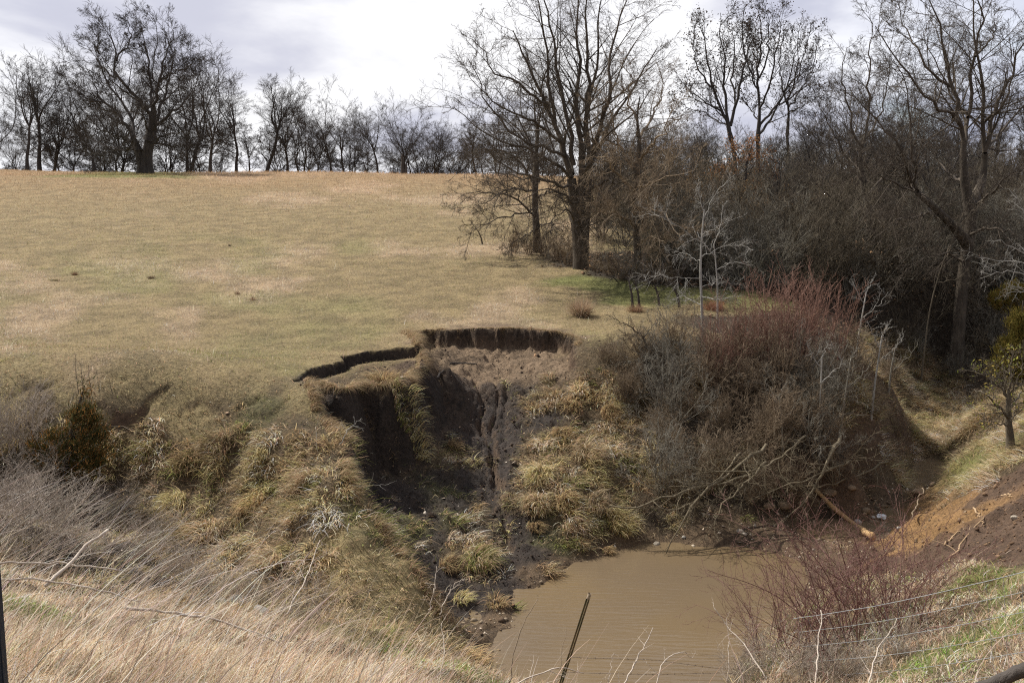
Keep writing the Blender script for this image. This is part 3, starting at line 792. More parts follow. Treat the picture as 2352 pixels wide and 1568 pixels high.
c = np.clip(c * (0.60 + 0.90 * ss(-.5, .6, fbm(x, y, 2.2, 3, 66, .7)))[:, None], 0, .9)
# the wind has laid the left slope over towards the right
az = np.where(left, RNG.normal(0.35, 0.9, n), RNG.uniform(0, 6.28, n))
blades('foreground_grass', GM, np.stack([x, y, z - 0.01], 1), L, RNG.uniform(.003, .008, n) * np.clip(y / 6, .7, 1.7), az, RNG.uniform(0.1, 0.8, n), RNG.uniform(0.7, 2.1, n), c, 4, wig=0.10)
tag(bpy.data.objects['foreground_grass'], 'long bleached pinkish grass with green shoots on the near slopes', 'grass', kind='stuff')
# tall thin stalks above it, leaning right
n = 4200
x, y = near_zone(n, 3.0, 12.5)
wc = cov_at(x, y); z = land(x, y)
keep = (RNG.random(n) < (wc[:, 6] + .4 * wc[:, 7] + .5 * wc[:, 8]) * np.where(x < -0.6, 1.0, 0.16)) & (z > 0.15)
x, y, z = x[keep], y[keep], z[keep]; n = len(x)
blades('tall_dead_stalks', GM, np.stack([x, y, z], 1), RNG.uniform(.25, .85, n), RNG.uniform(.004, .009, n), RNG.normal(0.15, 0.5, n), RNG.uniform(0.15, 0.7, n), RNG.uniform(0.6, 1.45, n),
       pal(n, [(.62,.52,.42),(.55,.43,.30),(.70,.62,.52),(.44,.34,.26)], (2, 2, 1, 2)), 6, wig=0.05)
tag(bpy.data.objects['tall_dead_stalks'], 'tall thin dead stalks leaning right over the near left slope', 'stalks', kind='stuff')

# grey stems laid over in the gully on the left
n = 2000
y = RNG.uniform(7.0, 15.5, n); x = RNG.uniform(-.58 * y - .6, -.22 * y - .2, n)
z = land(x, y); wc = cov_at(x, y)
keep = RNG.random(n) < wc[:, 8] + .35 * wc[:, 6] + .12 * wc[:, 1]
x, y, z = x[keep], y[keep], z[keep]; n = len(x)
blades('tangled_stalks', GM, np.stack([x, y, z + .02], 1), RNG.uniform(.4, 1.5, n), RNG.uniform(.005, .012, n), RNG.normal(0.25, 0.45, n), RNG.uniform(0.5, 1.2, n), RNG.uniform(1.0, 1.6, n),
       pal(n, [(.64,.57,.50),(.50,.43,.36),(.75,.68,.60),(.34,.27,.21)], (2, 2, 1.5, 4)), 6, wig=0.07)
tag(bpy.data.objects['tangled_stalks'], 'grey dead stalks lying tangled over the gully at the left', 'stalks', kind='stuff')
# ------------------------------------------------------------------ woody plants
TR = np.random.default_rng(11)
def nrm(v): return v / (np.linalg.norm(v, axis=-1, keepdims=True) + 1e-9)
def tubes(P, R, sides):
    """P (n,k,3) centre lines, R (n,k) radii -> V, F"""
    n, k, _ = P.shape
    T = np.empty_like(P); T[:, 1:-1] = P[:, 2:] - P[:, :-2]; T[:, 0] = P[:, 1] - P[:, 0]; T[:, -1] = P[:, -1] - P[:, -2]
    T = nrm(T)
    m = nrm(T.mean(1)); ref = np.cross(m, np.array([0.31, 0.22, 0.93])); bad = np.linalg.norm(ref, axis=1) < 0.15
    ref[bad] = np.cross(m[bad], np.array([1.0, 0.1, 0.0])); ref = nrm(ref)
    U = nrm(np.cross(T, ref[:, None])); Wv = np.cross(T, U)
    a = np.arange(sides) * 2 * math.pi / sides
    V = P[:, :, None] + R[:, :, None, None] * (U[:, :, None] * np.cos(a)[None, None, :, None] + Wv[:, :, None] * np.sin(a)[None, None, :, None])
    idx = np.arange(n * k * sides).reshape(n, k, sides)
    a0 = idx[:, :-1]; a1 = idx[:, 1:]
    F = np.stack([a0, np.roll(a0, -1, 2), np.roll(a1, -1, 2), a1], -1).reshape(-1, 4)
    return V.reshape(-1, 3), F
def join(parts):
    Vs, Fs, o = [], [], 0
    for V, F in parts:
        Vs.append(V); Fs.append(F + o); o += len(V)
    return np.concatenate(Vs), np.concatenate(Fs)
def walk(p0, d0, L, k, wig, up, rng, curl=0.0):
    n = len(p0); P = np.empty((n, k, 3)); P[:, 0] = p0; d = nrm(d0)
    bend = nrm(rng.normal(0, 1, (n, 3))) * curl
    for j in range(1, k):
        d = nrm(d + rng.normal(0, wig, (n, 3)) + np.array([0, 0, up]) + bend)
        P[:, j] = P[:, j - 1] + d * (L / (k - 1))[:, None]
    return P
def spawn(P, R, m, t0, t1, ang, angv, lf, rf, k, wig, up, rng, rmin=0.002, taper=0.25, curl=0.0, bias=0.5, absL=None):
    n, kp, _ = P.shape
    idx = np.repeat(np.arange(n), m); c = np.tile(np.arange(m), n)
    t = t0 + (t1 - t0) * (c + rng.random(n * m)) / m
    f = t * (kp - 1); i = np.clip(f.astype(int), 0, kp - 2); f = (f - i)[:, None]
    A = P[idx, i]; B = P[idx, i + 1]
    p0 = A * (1 - f) + B * f; T = nrm(B - A)
    r0 = R[idx, i] * (1 - f[:, 0]) + R[idx, i + 1] * f[:, 0]
    q = nrm(np.cross(T, rng.normal(0, 1, T.shape)))
    a = np.radians(rng.normal(ang, angv, n * m))[:, None]
    d = np.cos(a) * T + np.sin(a) * q
    Lp = np.linalg.norm(np.diff(P, axis=1), axis=2).sum(1)[idx] if absL is None else np.full(n * m, absL)
    L = Lp * lf * (1 - bias * (t - t0) / max(1e-6, 1 - t0)) * rng.uniform(0.55, 1.25, n * m)
    Q = walk(p0, d, L, k, wig, up, rng, curl)
    rr = np.maximum(r0 * rf * rng.uniform(0.75, 1.0, n * m), rmin)
    RR = rr[:, None] * np.linspace(1, taper, k)[None]
    return Q, np.maximum(RR, rmin * 0.5)
def poly_tube(pts, r0, r1, k=14, wig=0.0, rng=TR):
    pts = np.array(pts, float); s = np.r_[0, np.cumsum(np.linalg.norm(np.diff(pts, axis=0), axis=1))]
    q = np.linspace(0, s[-1], k)
    P = np.stack([np.interp(q, s, pts[:, j]) for j in range(3)], 1)
    for _ in range(2): P[1:-1] = 0.25 * P[:-2] + 0.5 * P[1:-1] + 0.25 * P[2:]
    if wig: P[1:-1] += rng.normal(0, wig, (k - 2, 3))
    return P[None], np.linspace(r0, r1, k)[None]
def flare(P, R, amt=0.6, h=0.6):
    dz = P[:, :, 2] - P[:, :1, 2]
    return R * (1 + amt * np.exp(-dz / h))

BARK = bark_mat('grey_brown_bark', (.052,.042,.032), (.120,.098,.074))
BARK_FAR = bark_mat('dark_bark', (.050,.042,.037), (.090,.078,.068))
TWIG = bark_mat('brown_twigs', (.105,.086,.060), (.175,.146,.105), 2)
TWIG_GREY = bark_mat('grey_twigs', (.160,.145,.115), (.26,.24,.195), 2)
TWIG_BROWN = bark_mat('warm_brown_twigs', (.20,.148,.098), (.31,.242,.165), 2)
TWIG_DK = bark_mat('backlit_twigs', (.075,.060,.045), (.130,.106,.082), 2)  # TWIG made darker: the backlit look of the limbs is put into the colour
TWIG_RED = bark_mat('dark_red_stems', (.15,.070,.058), (.27,.160,.135), 2)
TWIG_REDBR = bark_mat('reddish_brown_stems', (.24,.135,.10), (.34,.205,.155), 2)
PALE_BARK = bark_mat('silvery_bark', (.26,.25,.22), (.42,.40,.36), 4)
MOSSY = bark_mat('mossy_dead_wood', (.10,.082,.050), (.20,.165,.11), 3)
DEAD = bark_mat('bleached_dead_wood', (.42,.35,.28), (.62,.54,.45), 4)
LEAFM = blade_mat('dead_leaf', 0.3)

def leaf_cloud(P, per, size, cols, rng, spread=0.08):
    """small folded leaves round the tips of twigs -> V, F, C"""
    n = len(P); k = n * per
    c = np.repeat(P, per, axis=0) + rng.normal(0, spread, (k, 3))
    a = nrm(rng.normal(0, 1, (k, 3))); b = nrm(np.cross(a, rng.normal(0, 1, (k, 3)))); s = size * rng.uniform(.6, 1.3, k)[:, None]
    V = np.stack([c - a * s, c + b * s * .45, c + a * s, c - b * s * .45], 1).reshape(-1, 3)
    F = np.arange(k * 4).reshape(k, 4)
    cols = np.array(cols); ci = cols[rng.integers(0, len(cols), k)] * np.exp(rng.normal(0, .2, (k, 1)))
    C = np.repeat(np.concatenate([ci, np.ones((k, 1))], 1), 4, axis=0)
    return V, F, C

def make_tree(name, trunk, limbs, levels, mats, rng, loc=(0, 0, 0), sides=(10, 7), leaves=None, label=None, cat='tree', group=None):
    """trunk and limbs: lists of (P, R); levels: parameters of the successive orders of branches"""
    root = empty(name, loc, 0, label, cat, group)
    link('trunk', mk_mesh('trunk', *join([tubes(P, flare(P, R), sides[0]) for P, R in trunk])), mats[0], root)
    parts = []
    if limbs:
        parts += [tubes(P, R, sides[1]) for P, R in limbs]
    cur = [(P, R) for P, R in (limbs if limbs else trunk)]
    P = np.concatenate([c[0] if c[0].shape[1] == 14 else resample(c[0], 14) for c in cur]); R = np.concatenate([c[1] if c[1].shape[1] == 14 else np.stack([np.linspace(r[0], r[-1], 14) for r in c[1]]) for c in cur])
    ends = None
    for lv in levels:
        s = lv.pop('sides', 4)
        P, R = spawn(P, R, rng=rng, **lv); lv['sides'] = s
        parts.append(tubes(P, R, s)); ends = P
    o = link('branches', mk_mesh('branches', *join(parts)), mats[1], root)
    if leaves:
        pts = ends[:, -1][rng.random(len(ends)) < leaves.get('frac', 1.0)]
        if 'where' in leaves: pts = pts[leaves['where'](pts)]
        V, F, C = leaf_cloud(pts, leaves['per'], leaves['size'], leaves['cols'], rng, leaves.get('spread', .08))
        link('leaves', mk_mesh('leaves', V, F, {'col': ('FLOAT_COLOR', C)}), LEAFM, root)
    return root
def resample(P, k):
    i = np.linspace(0, P.shape[1] - 1, k); a = np.clip(i.astype(int), 0, P.shape[1] - 2); f = (i - a)[None, :, None]
    return P[:, a] * (1 - f) + P[:, a + 1] * f
def dup(root, loc, rz, scale=1.0, sz=1.0, label=None, group=None, rx=0.0):
    r = root.copy(); COL.objects.link(r); r.location = tuple(float(v) for v in loc); r.rotation_euler = (rx, 0, rz); r.scale = (scale, scale, scale * sz)
    if label: r['label'] = label
    if group: r['group'] = group
    for ch in list(root.children):
        c = ch.copy(); COL.objects.link(c); c.parent = r
    return r

# ---- kinds of far tree, about 12 m tall
def far_kind(seed, fork, spread, limbs_n, H=12.0, r=0.155, low=0.3, twr=0.016, stems=1, up=0.05, crook=0.10):
    rng = np.random.default_rng(seed)
    trunk, limbs = [], []
    for s in range(stems):
        lean = rng.normal(0, 0.10 if stems == 1 else 0.28, 2)
        P = walk(np.array([[0.25 * s * (1 if s % 2 else -1), rng.normal(0, .2), -0.3]]), np.array([[lean[0], lean[1], 1.0]]), np.array([H * fork]), 14, 0.05, 0.03, rng)
        R = np.linspace(r, r * 0.62, 14)[None] / (stems ** 0.35)
        trunk.append((P, R))
        top = P[:, -1]; d = nrm(P[:, -1] - P[:, -3])
        m = limbs_n
        a = rng.uniform(0, 6.28, m); dirs = np.stack([np.cos(a) * spread, np.sin(a) * spread, np.ones(m)], 1) + rng.normal(0, 0.15, (m, 3)) + 0.4 * d
        Q = walk(np.repeat(top, m, 0), dirs, H * (1 - fork) * rng.uniform(0.75, 1.08, m), 14, crook, up, rng)
        limbs.append((Q, (r * 0.5 / stems ** 0.35) * rng.uniform(.7, 1, m)[:, None] * np.linspace(1, 0.15, 14)[None]))
        m2 = 7
        Q, R2 = spawn(P, R, m2, min(0.55, low / max(fork, .01) * 0.7), 0.98, 62, 14, 0.95, 0.42, 14, 0.11, 0.035, rng, rmin=.02, taper=.18, bias=.35, absL=H * 0.42)
        limbs.append((Q, R2))
    lv = [dict(m=9, t0=.15, t1=1.0, ang=40, angv=12, lf=.50, rf=.55, k=7, wig=.08, up=.04, rmin=.012, sides=4),
          dict(m=6, t0=.15, t1=1.0, ang=40, angv=14, lf=.52, rf=.6, k=5, wig=.08, up=.04, rmin=twr * .7, sides=3),
          dict(m=8, t0=.12, t1=1.0, ang=38, angv=14, lf=.85, rf=.7, k=4, wig=.06, up=.05, rmin=twr * .62, sides=3)]
    return make_tree('bare_tree', trunk, limbs, lv, (BARK_FAR, BARK_FAR), rng, cat='tree')
KINDS = [far_kind(21, .30, .55, 5), far_kind(22, .42, .45, 5, low=.2), far_kind(23, .22, .75, 5, crook=.14), far_kind(24, .35, .50, 4, stems=2, low=.15, r=.2),
         far_kind(25, .16, .85, 6, low=.1, crook=.16), far_kind(26, .5, .4, 5, low=.25, r=.2), far_kind(27, .18, .6, 4, stems=3, low=.1, r=.18)]
used = set()
def plant(kind, px, d, top, label, group, rz=None, base=None, sz=None, widen=1.0, kinds=KINDS, H0=12.0, name=None):
    """top: where its top shows in the photograph (py)"""
    rx, _ = ray(px, base if base else 400)
    x = float(rx) * d; z = L1(x, d)
    tz = at_d(px, top, d)[2]
    s = (tz - z) / H0
    rz = TR.uniform(0, 6.28) if rz is None else rz
    k = kinds[kind]
    if kind not in used and kinds is KINDS:
        used.add(kind); k.location = (x, d, z - 0.05); k.rotation_euler = (0, 0, rz); k.scale = (s * widen, s * widen, s); tag(k, label, 'tree', group); return k
    r = dup(k, (x, d, z - 0.05), rz, s * widen, 1 / widen, label, group)
    return r
G1 = 'bare trees along the crest of the field'
for kind, px, d, top, lab in [
 (2, -10, 104, 135, 'crooked bare tree cut by the left edge of the picture on the crest'),
 (1, 58, 103, 125, 'straight dark bare tree standing close behind the leftmost ones'),
 (5, 88, 108, 140, 'slim bare tree right of the straight dark one at the far left'),
 (3, 118, 112, 195, 'low forked bare tree in the gap left of the big spreading tree'),
 (2, 215, 106, 130, 'leaning bare tree just left of the big spreading tree'),
 (6, 268, 113, 150, 'multi-stemmed bare tree behind the left limbs of the big spreading tree'),
 (4, 165, 110, 230, 'short bushy bare tree between the far left trees and the leaning one'),
 (3, 425, 112, 120, 'forked bare tree behind the right limbs of the big spreading tree'),
 (0, 488, 104, 118, 'tall fan-crowned bare tree, first clear one right of the big tree'),
 (1, 545, 107, 165, 'dark bare tree with low side branches right of the tall fan crown'),
 (5, 612, 106, 178, 'bare tree with a leaning trunk in the middle of the left row'),
 (0, 660, 105, 182, 'round-crowned bare tree with thick trunk in the middle of the row'),
 (4, 715, 112, 250, 'small crooked bare tree filling the gap after the round crown'),
 (2, 762, 104, 208, 'wide bare tree with several bowed stems before the row drops'),
 (6, 812, 108, 265, 'small many-stemmed bare tree at the low end of the row'),
 (1, 873, 112, 236, 'pale slender bare tree, left of the pair near the gap of sky'),
 (0, 930, 112, 226, 'pale slender bare tree, right of the pair near the gap of sky'),
 (4, 965, 118, 300, 'low bare scrub tree just right of the slender pair'),
 (3, 1000, 114, 285, 'small dark bare tree right of the slender pair'),
 (2, 1052, 112, 288, 'bowed small bare tree left of the woodland corner on the crest'),
 (5, 1095, 108, 272, 'bare tree on the crest partly behind the first drooping branches'),
 (3, 1140, 106, 262, 'bare tree on the crest behind the large clustered tree, left one'),
 (0, 1190, 104, 250, 'bare tree on the crest behind the large clustered tree, middle one'),
 (6, 1240, 102, 255, 'bare tree on the crest behind the large clustered tree, right one'),
]:
    plant(kind, px, d, top, lab, G1, widen=1.22)
G2 = 'low bare trees in the gaps of the crest row'
for i, px in enumerate([30, 140, 240, 385, 455, 515, 578, 635, 690, 735, 790, 845, 905, 950, 985, 1030, 1075, 1120, 1165, 1215, 1262]):
    plant(int(TR.integers(0, 7)), px + TR.uniform(-8, 8), TR.uniform(116, 124), TR.uniform(235, 310) if px < 760 else TR.uniform(270, 325), 'low bare tree filling a gap behind the crest row', G2, widen=1.25)

# ---- the big spreading tree on the crest
rng = np.random.default_rng(5)
D0 = 92.0
def PX(px, py, dy=0.0): 
    p = at_d(px, py, D0 + dy); return p
bx = at_d(336, 400, D0); bx[2] = L1(bx[0], D0) - 0.1
def rel(*pts): return [PX(*p) - bx for p in pts]
trunk = [poly_tube(rel((338,408),(336,385),(338,350),(345,322)), .54, .44), poly_tube(rel((326,408),(328,385),(320,350),(308,325)), .42, .34), poly_tube(rel((345,324),(350,290),(350,255)), .44, .28)]
trunk = [(P, R) for P, R in trunk]
limb_px = [[(345,262),(325,235,-1),(295,205,-1.5),(268,180,-2),(262,150,-2),(268,120,-1),(258,90,0),(250,45,1)],
 [(352,258),(350,210,1),(345,170,2),(335,120,1),(325,60,0)],
 [(353,262),(362,210,-2),(370,165,-2),(388,110,-1),(398,70,0)],
 [(350,290),(375,230,2),(385,190,3),(400,140,3),(372,60,2)],
 [(352,300),(385,265,-2),(420,240,-3),(445,215,-3),(462,180,-2)],
 [(308,325),(288,285,0),(270,260,1),(240,235,1),(215,200,1),(195,150,2)],
 [(310,322),(300,270,2),(285,235,3),(240,190,4),(228,140,4),(215,90,3)],
 [(262,178,-2),(235,160,-2),(220,130,-1),(232,80,0)],
 [(345,330),(385,310,-3),(430,300,-5),(470,318,-5)],
 [(325,345),(290,340,-3),(240,345,-5),(205,370,-6)],
 [(315,330),(270,310,-4),(230,300,-6),(185,320,-7)],
 [(340,300),(330,270,-5),(300,250,-8),(270,290,-9)],
 [(350,330),(395,335,3),(430,360,5),(455,375,5)],
 [(320,340),(270,345,4),(220,330,6),(190,290,7)],
 [(350,262),(352,200,4),(355,130,5),(362,70,4),(350,35,4)],
 [(370,190,-2),(400,165,-2),(430,160,-1),(455,130,0)],
 [(268,140,-2),(290,110,-1),(300,80,0),(292,45,0)],
 [(240,235,1),(205,235,0),(180,215,-1),(168,180,-1)]]
limbs = [poly_tube([q for q in rel(*l)], .17 if i < 7 else .09, .02, wig=.10, rng=rng) for i, l in enumerate(limb_px)]
lv = [dict(m=11, t0=.08, t1=1.0, ang=45, angv=14, lf=.42, rf=.5, k=7, wig=.09, up=.05, rmin=.02, sides=4),
      dict(m=6, t0=.12, t1=1.0, ang=42, angv=14, lf=.55, rf=.6, k=5, wig=.08, up=.04, rmin=.014, sides=3),
      dict(m=6, t0=.12, t1=1.0, ang=40, angv=14, lf=.7, rf=.7, k=4, wig=.07, up=.05, rmin=.012, sides=3),
      dict(m=5, t0=.15, t1=1.0, ang=40, angv=14, lf=.9, rf=.8, k=3, wig=.05, up=.05, rmin=.011, sides=3)]
make_tree('spreading_tree', trunk, limbs, lv, (BARK_FAR, BARK_FAR), rng, loc=bx, label='big spreading bare tree with thick double trunk standing alone before the crest row', cat='tree', sides=(14, 8))
# stump and small scrub on the crest
o = link('tree_stump', mk_mesh('tree_stump', *join([tubes(*poly_tube([(0,0,-.2),(0.02,0,1.0),(-.05,0,1.9)], .22, .08), 8), tubes(*poly_tube([(.25,0,-.2),(0.3,0,.5),(.33,0,.9)], .2, .1), 8)])), BARK_FAR)
h = at_d(925, 400, 97); o.location = (h[0], 97, L1(h[0], 97)); tag(o, 'broken dead stump on the crest between the slender pair of trees', 'stump')

# ---- woodland edge, nearer trees traced from their limbs
def hero(name, D, px0, py0, trunk_px, limb_px, lv, mats, seed, label, r_l=(.10, .02), leaves=None, sides=(12, 7), wig=.05, group=None):
    rng = np.random.default_rng(seed)
    b0 = at_d(px0, py0, D); b0[2] = L1(b0[0], D) - 0.08
    def f(l): return [at_d(p[0], p[1], D + (p[2] if len(p) > 2 else 0)) - b0 for p in l]
    tr = []
    for l, ra, rb in trunk_px:
        pts = f(l)
        if pts[0][2] > -.2 and len(tr) == 0 or np.linalg.norm(pts[0][:2]) < .5 and pts[0][2] < 1.5: pts = [np.array([pts[0][0] * .6, pts[0][1], -.35])] + pts[1:]
        tr.append(poly_tube(pts, ra * .92, rb * .85))
    ls = [poly_tube(f(l[0]), l[1] * .78, l[2] * .8, wig=wig * .8, rng=rng) if isinstance(l, tuple) else poly_tube(f(l), r_l[0], r_l[1], wig=wig, rng=rng) for l in limb_px]
    return make_tree(name, tr, ls, lv, mats, rng, loc=b0, label=label, cat='tree', sides=sides, leaves=leaves, group=group)
def LV(a, b, c, rm=.006, up=.02, l1=.45, dens=1.0, wig=.085):
    return [dict(m=a, t0=.10, t1=1.0, ang=42, angv=14, lf=l1, rf=.55, k=7, wig=wig, up=up, rmin=rm * 1.6, sides=4),
            dict(m=b, t0=.12, t1=1.0, ang=42, angv=14, lf=.52, rf=.6, k=5, wig=wig + .02, up=up, rmin=rm, sides=3),
            dict(m=c, t0=.12, t1=1.0, ang=42, angv=14, lf=.70, rf=.7, k=4, wig=wig + .03, up=up * .5, rmin=rm * .75, sides=3),
            dict(m=4, t0=.15, t1=1.0, ang=42, angv=14, lf=.75, rf=.8, k=3, wig=wig + .03, up=up * .5, rmin=rm * .6, sides=3)]
h = hit(1335, 616)
DA = h[1]
print('hero distances', DA, hit(1235, 580)[1], hit(1465, 642)[1], hit(2205, 665)[1], hit(1615, 790)[1])
hero('clustered_tree', DA, 1335, 616, [([(1335,622),(1330,560),(1322,500),(1318,450),(1312,410)], .24, .19), ([(1338,560),(1345,500),(1350,440),(1352,380)], .2, .15), ([(1330,520),(1335,450),(1338,400),(1335,360)], .17, .13)],
 [([(1312,410),(1300,360),(1285,310),(1262,250),(1232,190),(1205,130,-.5),(1178,70,-1)], .13, .02),
  ([(1315,400),(1290,330,1),(1270,260,1.5),(1258,200,1.5),(1262,120,1.5),(1240,40,1),(1225,-30,1)], .12, .02),
  ([(1318,380),(1308,300),(1300,240),(1280,180),(1275,110),(1262,30),(1240,-40)], .11, .02),
  ([(1335,360),(1330,300),(1325,230),(1335,160),(1322,90),(1330,20),(1322,-50)], .12, .02),
  ([(1338,370),(1345,300,1),(1350,230,2),(1372,150,2),(1372,60,1.5),(1385,-20,1)], .12, .02),
  ([(1352,380),(1352,300),(1350,220),(1352,150),(1345,60),(1352,-30)], .13, .02),
  ([(1352,370),(1370,310,-1),(1398,250,-1.5),(1405,180,-1.5),(1400,110,-1),(1425,40,-.5),(1445,-10)], .11, .02),
  ([(1350,390),(1380,330,1.5),(1400,270,2),(1445,220,2),(1470,170,2),(1510,110,1.5)], .10, .02),
  ([(1345,400),(1365,350,-2),(1400,300,-3),(1450,270,-3),(1500,200,-3)], .09, .015),
  ([(1262,250),(1220,215,-1),(1180,180,-1.5),(1140,170,-2),(1085,90,-2)], .07, .012),
  ([(1290,330),(1240,290,-1),(1190,260,-2),(1140,250,-2),(1080,180,-2)], .08, .012),
  ([(1300,360),(1250,335,-1),(1190,325,-2),(1130,250,-2),(1075,135,-2)], .08, .012),
  ([(1312,410),(1270,370,-1.5),(1215,345,-2.5),(1160,320,-3),(1090,300,-3),(1040,245,-3)], .08, .012),
  ([(1315,430),(1260,420,-2),(1200,400,-3),(1150,380,-3.5),(1100,330,-4)], .07, .012),
  ([(1325,470),(1280,440,-3),(1240,430,-4),(1190,470,-5)], .06, .012),
  ([(1350,440),(1400,410,-2),(1440,430,-3),(1480,470,-3)], .07, .012),
  ([(1345,480),(1390,450,2),(1440,400,3),(1490,390,3)], .06, .012),
  ([(1350,340),(1400,320,2),(1450,330,3),(1500,310,3)], .07, .012),
  ([(1332,520),(1300,480,-2.5),(1270,500,-3.5),(1250,540,-4)], .05, .01),
  ([(1340,530),(1380,500,-2.5),(1410,520,-3.5),(1430,560,-4)], .05, .01)],
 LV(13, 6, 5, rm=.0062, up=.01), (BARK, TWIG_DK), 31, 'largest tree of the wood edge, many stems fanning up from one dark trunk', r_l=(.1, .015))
hero('drooping_tree', hit(1235, 580)[1], 1235, 580, [([(1236,584),(1232,520),(1228,470),(1230,420)], .17, .13), ([(1230,420),(1232,340),(1240,260)], .13, .03)],
 [([(1228,500),(1205,470,-1),(1180,452,-1.5),(1140,445,-2),(1095,440,-2.5),(1060,450,-3)], .07, .01),
  ([(1228,480),(1200,490,-1),(1150,500,-2),(1100,520,-3),(1080,535,-3)], .05, .01),
  ([(1230,440),(1190,430,-1),(1150,440,-2),(1110,470,-3),(1085,480,-3)], .06, .01),
  ([(1230,530),(1205,540,-1),(1185,555,-1.5),(1165,570,-2)], .04, .008),
  ([(1230,430),(1200,380),(1170,350),(1130,340),(1060,350)], .07, .01),
  ([(1232,380),(1210,320),(1180,290),(1140,250)], .06, .01),
  ([(1236,320),(1225,270),(1230,220),(1215,170)], .06, .01),
  ([(1240,270),(1265,230,1),(1270,180,1.5)], .05, .01),
  ([(1234,360),(1265,330,1),(1290,310,2),(1320,260,3)], .06, .01),
  ([(1230,460),(1262,440,-1),(1290,450,-2),(1310,480,-2)], .06, .01),
  ([(1232,520),(1260,510,-1),(1285,530,-2),(1300,560,-2)], .04, .008),
  ([(1230,410),(1200,410,2),(1160,400,3),(1110,400,4)], .06, .01),
  ([(1230,400),(1262,390,2),(1300,390,3)], .06, .01)],
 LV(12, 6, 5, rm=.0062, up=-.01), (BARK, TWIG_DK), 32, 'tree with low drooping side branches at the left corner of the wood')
hero('dark_trunk_tree', hit(1465, 642)[1], 1465, 642, [([(1468,648),(1465,580),(1460,520),(1458,450),(1462,400)], .15, .11), ([(1462,400),(1470,330),(1462,270),(1470,220)], .10, .018)],
 [([(1460,470),(1500,420,1),(1530,380,2),(1560,330,2)], .06, .01),
  ([(1458,440),(1420,400,-1),(1390,370,-2),(1360,360,-3)], .06, .01),
  ([(1462,400),(1430,350),(1410,300),(1400,240),(1380,210)], .06, .01),
  ([(1464,370),(1500,330,-1),(1530,300,-2),(1545,250,-2)], .06, .01),
  ([(1468,320),(1500,270,1),(1520,220,2),(1515,160,2)], .06, .01),
  ([(1464,280),(1440,230),(1450,170),(1430,140)], .05, .01),
  ([(1460,520),(1420,490,-2),(1390,500,-3),(1370,540,-3)], .05, .01),
  ([(1460,500),(1500,480,-2),(1530,490,-3),(1560,540,-4)], .05, .01),
  ([(1462,560),(1500,540,-2),(1530,560,-3)], .04, .01),
  ([(1462,430),(1500,420,-3),(1550,400,-4),(1600,390,-4)], .05, .01)],
 LV(12, 6, 5, rm=.0060, up=.0), (BARK, TWIG_BROWN), 33, 'single-trunked tree with brown twigs right of the many-stemmed tree')
SEED = dict(per=3, size=.055, cols=[(.06,.045,.035),(.10,.07,.05)], spread=.14, frac=.16)
hero('seed_clustered_tree', 47, 1690, 430, [([(1692,440),(1690,380),(1680,320)], .13, .10), ([(1680,322),(1672,290)], .09, .08)],
 [([(1676,300),(1655,250),(1638,200),(1622,140),(1618,90),(1605,50)], .10, .015), ([(1676,300),(1672,250),(1660,190),(1665,130),(1650,80),(1655,30)], .10, .015),
  ([(1678,290),(1690,240),(1702,190),(1715,130),(1700,70),(1712,10)], .10, .015), ([(1655,255),(1620,238,-1),(1590,215,-1),(1570,190)], .06, .01),
  ([(1690,240),(1680,180,1),(1690,120,1),(1680,50)], .07, .012), ([(1640,205),(1600,160),(1590,110),(1595,60)], .06, .01), ([(1672,290),(1630,265,1),(1590,250,1),(1565,235)], .05, .01),
  ([(1702,190),(1730,160,1),(1735,110,1)], .05, .01)],
 LV(9, 5, 4, rm=.009, up=.04), (BARK_FAR, BARK_FAR), 34, 'left of two upright trees with dark clusters at the twig tips', leaves=SEED)
hero('seed_clustered_tree', 49, 1742, 430, [([(1742,440),(1742,380),(1740,320)], .13, .11), ([(1740,325),(1745,260),(1742,200)], .10, .05)],
 [([(1742,210),(1740,150),(1750,90),(1745,30),(1740,-10)], .08, .015), ([(1742,300),(1765,260),(1790,240),(1830,215),(1880,180)], .09, .012),
  ([(1742,310),(1775,270,1),(1800,210,1),(1818,150,1),(1840,90)], .09, .012), ([(1744,250),(1770,200,-1),(1775,150,-1),(1790,100,-1),(1788,30)], .07, .012),
  ([(1742,220),(1725,170),(1712,120),(1722,60)], .06, .012), ([(1744,180),(1765,130),(1768,70),(1760,10)], .06, .012), ([(1800,210),(1835,170),(1850,120),(1862,60)], .05, .01), ([(1742,280),(1715,240,1),(1700,200,1)], .05, .01)],
 LV(9, 5, 4, rm=.009, up=.04), (BARK_FAR, BARK_FAR), 35, 'right of two upright trees with dark clusters at the twig tips', leaves=SEED)
hero('seed_clustered_tree', 50, 1812, 430, [([(1812,440),(1812,380),(1808,310)], .10, .08), ([(1808,312),(1812,260),(1808,225)], .07, .05)],
 [([(1808,240),(1825,190),(1835,130),(1830,60)], .06, .01), ([(1808,240),(1795,180),(1790,130),(1800,80)], .06, .01), ([(1810,250),(1840,210,1),(1870,150,1),(1880,90)], .06, .01), ([(1810,260),(1850,240,-1),(1880,220,-1)], .05, .01)],
 LV(9, 5, 4, rm=.009, up=.04), (BARK_FAR, BARK_FAR), 36, 'thin tree with few dark twig clusters right of the two upright ones', leaves=dict(SEED, frac=.05))
DR = 30.0
print('DR', DR)
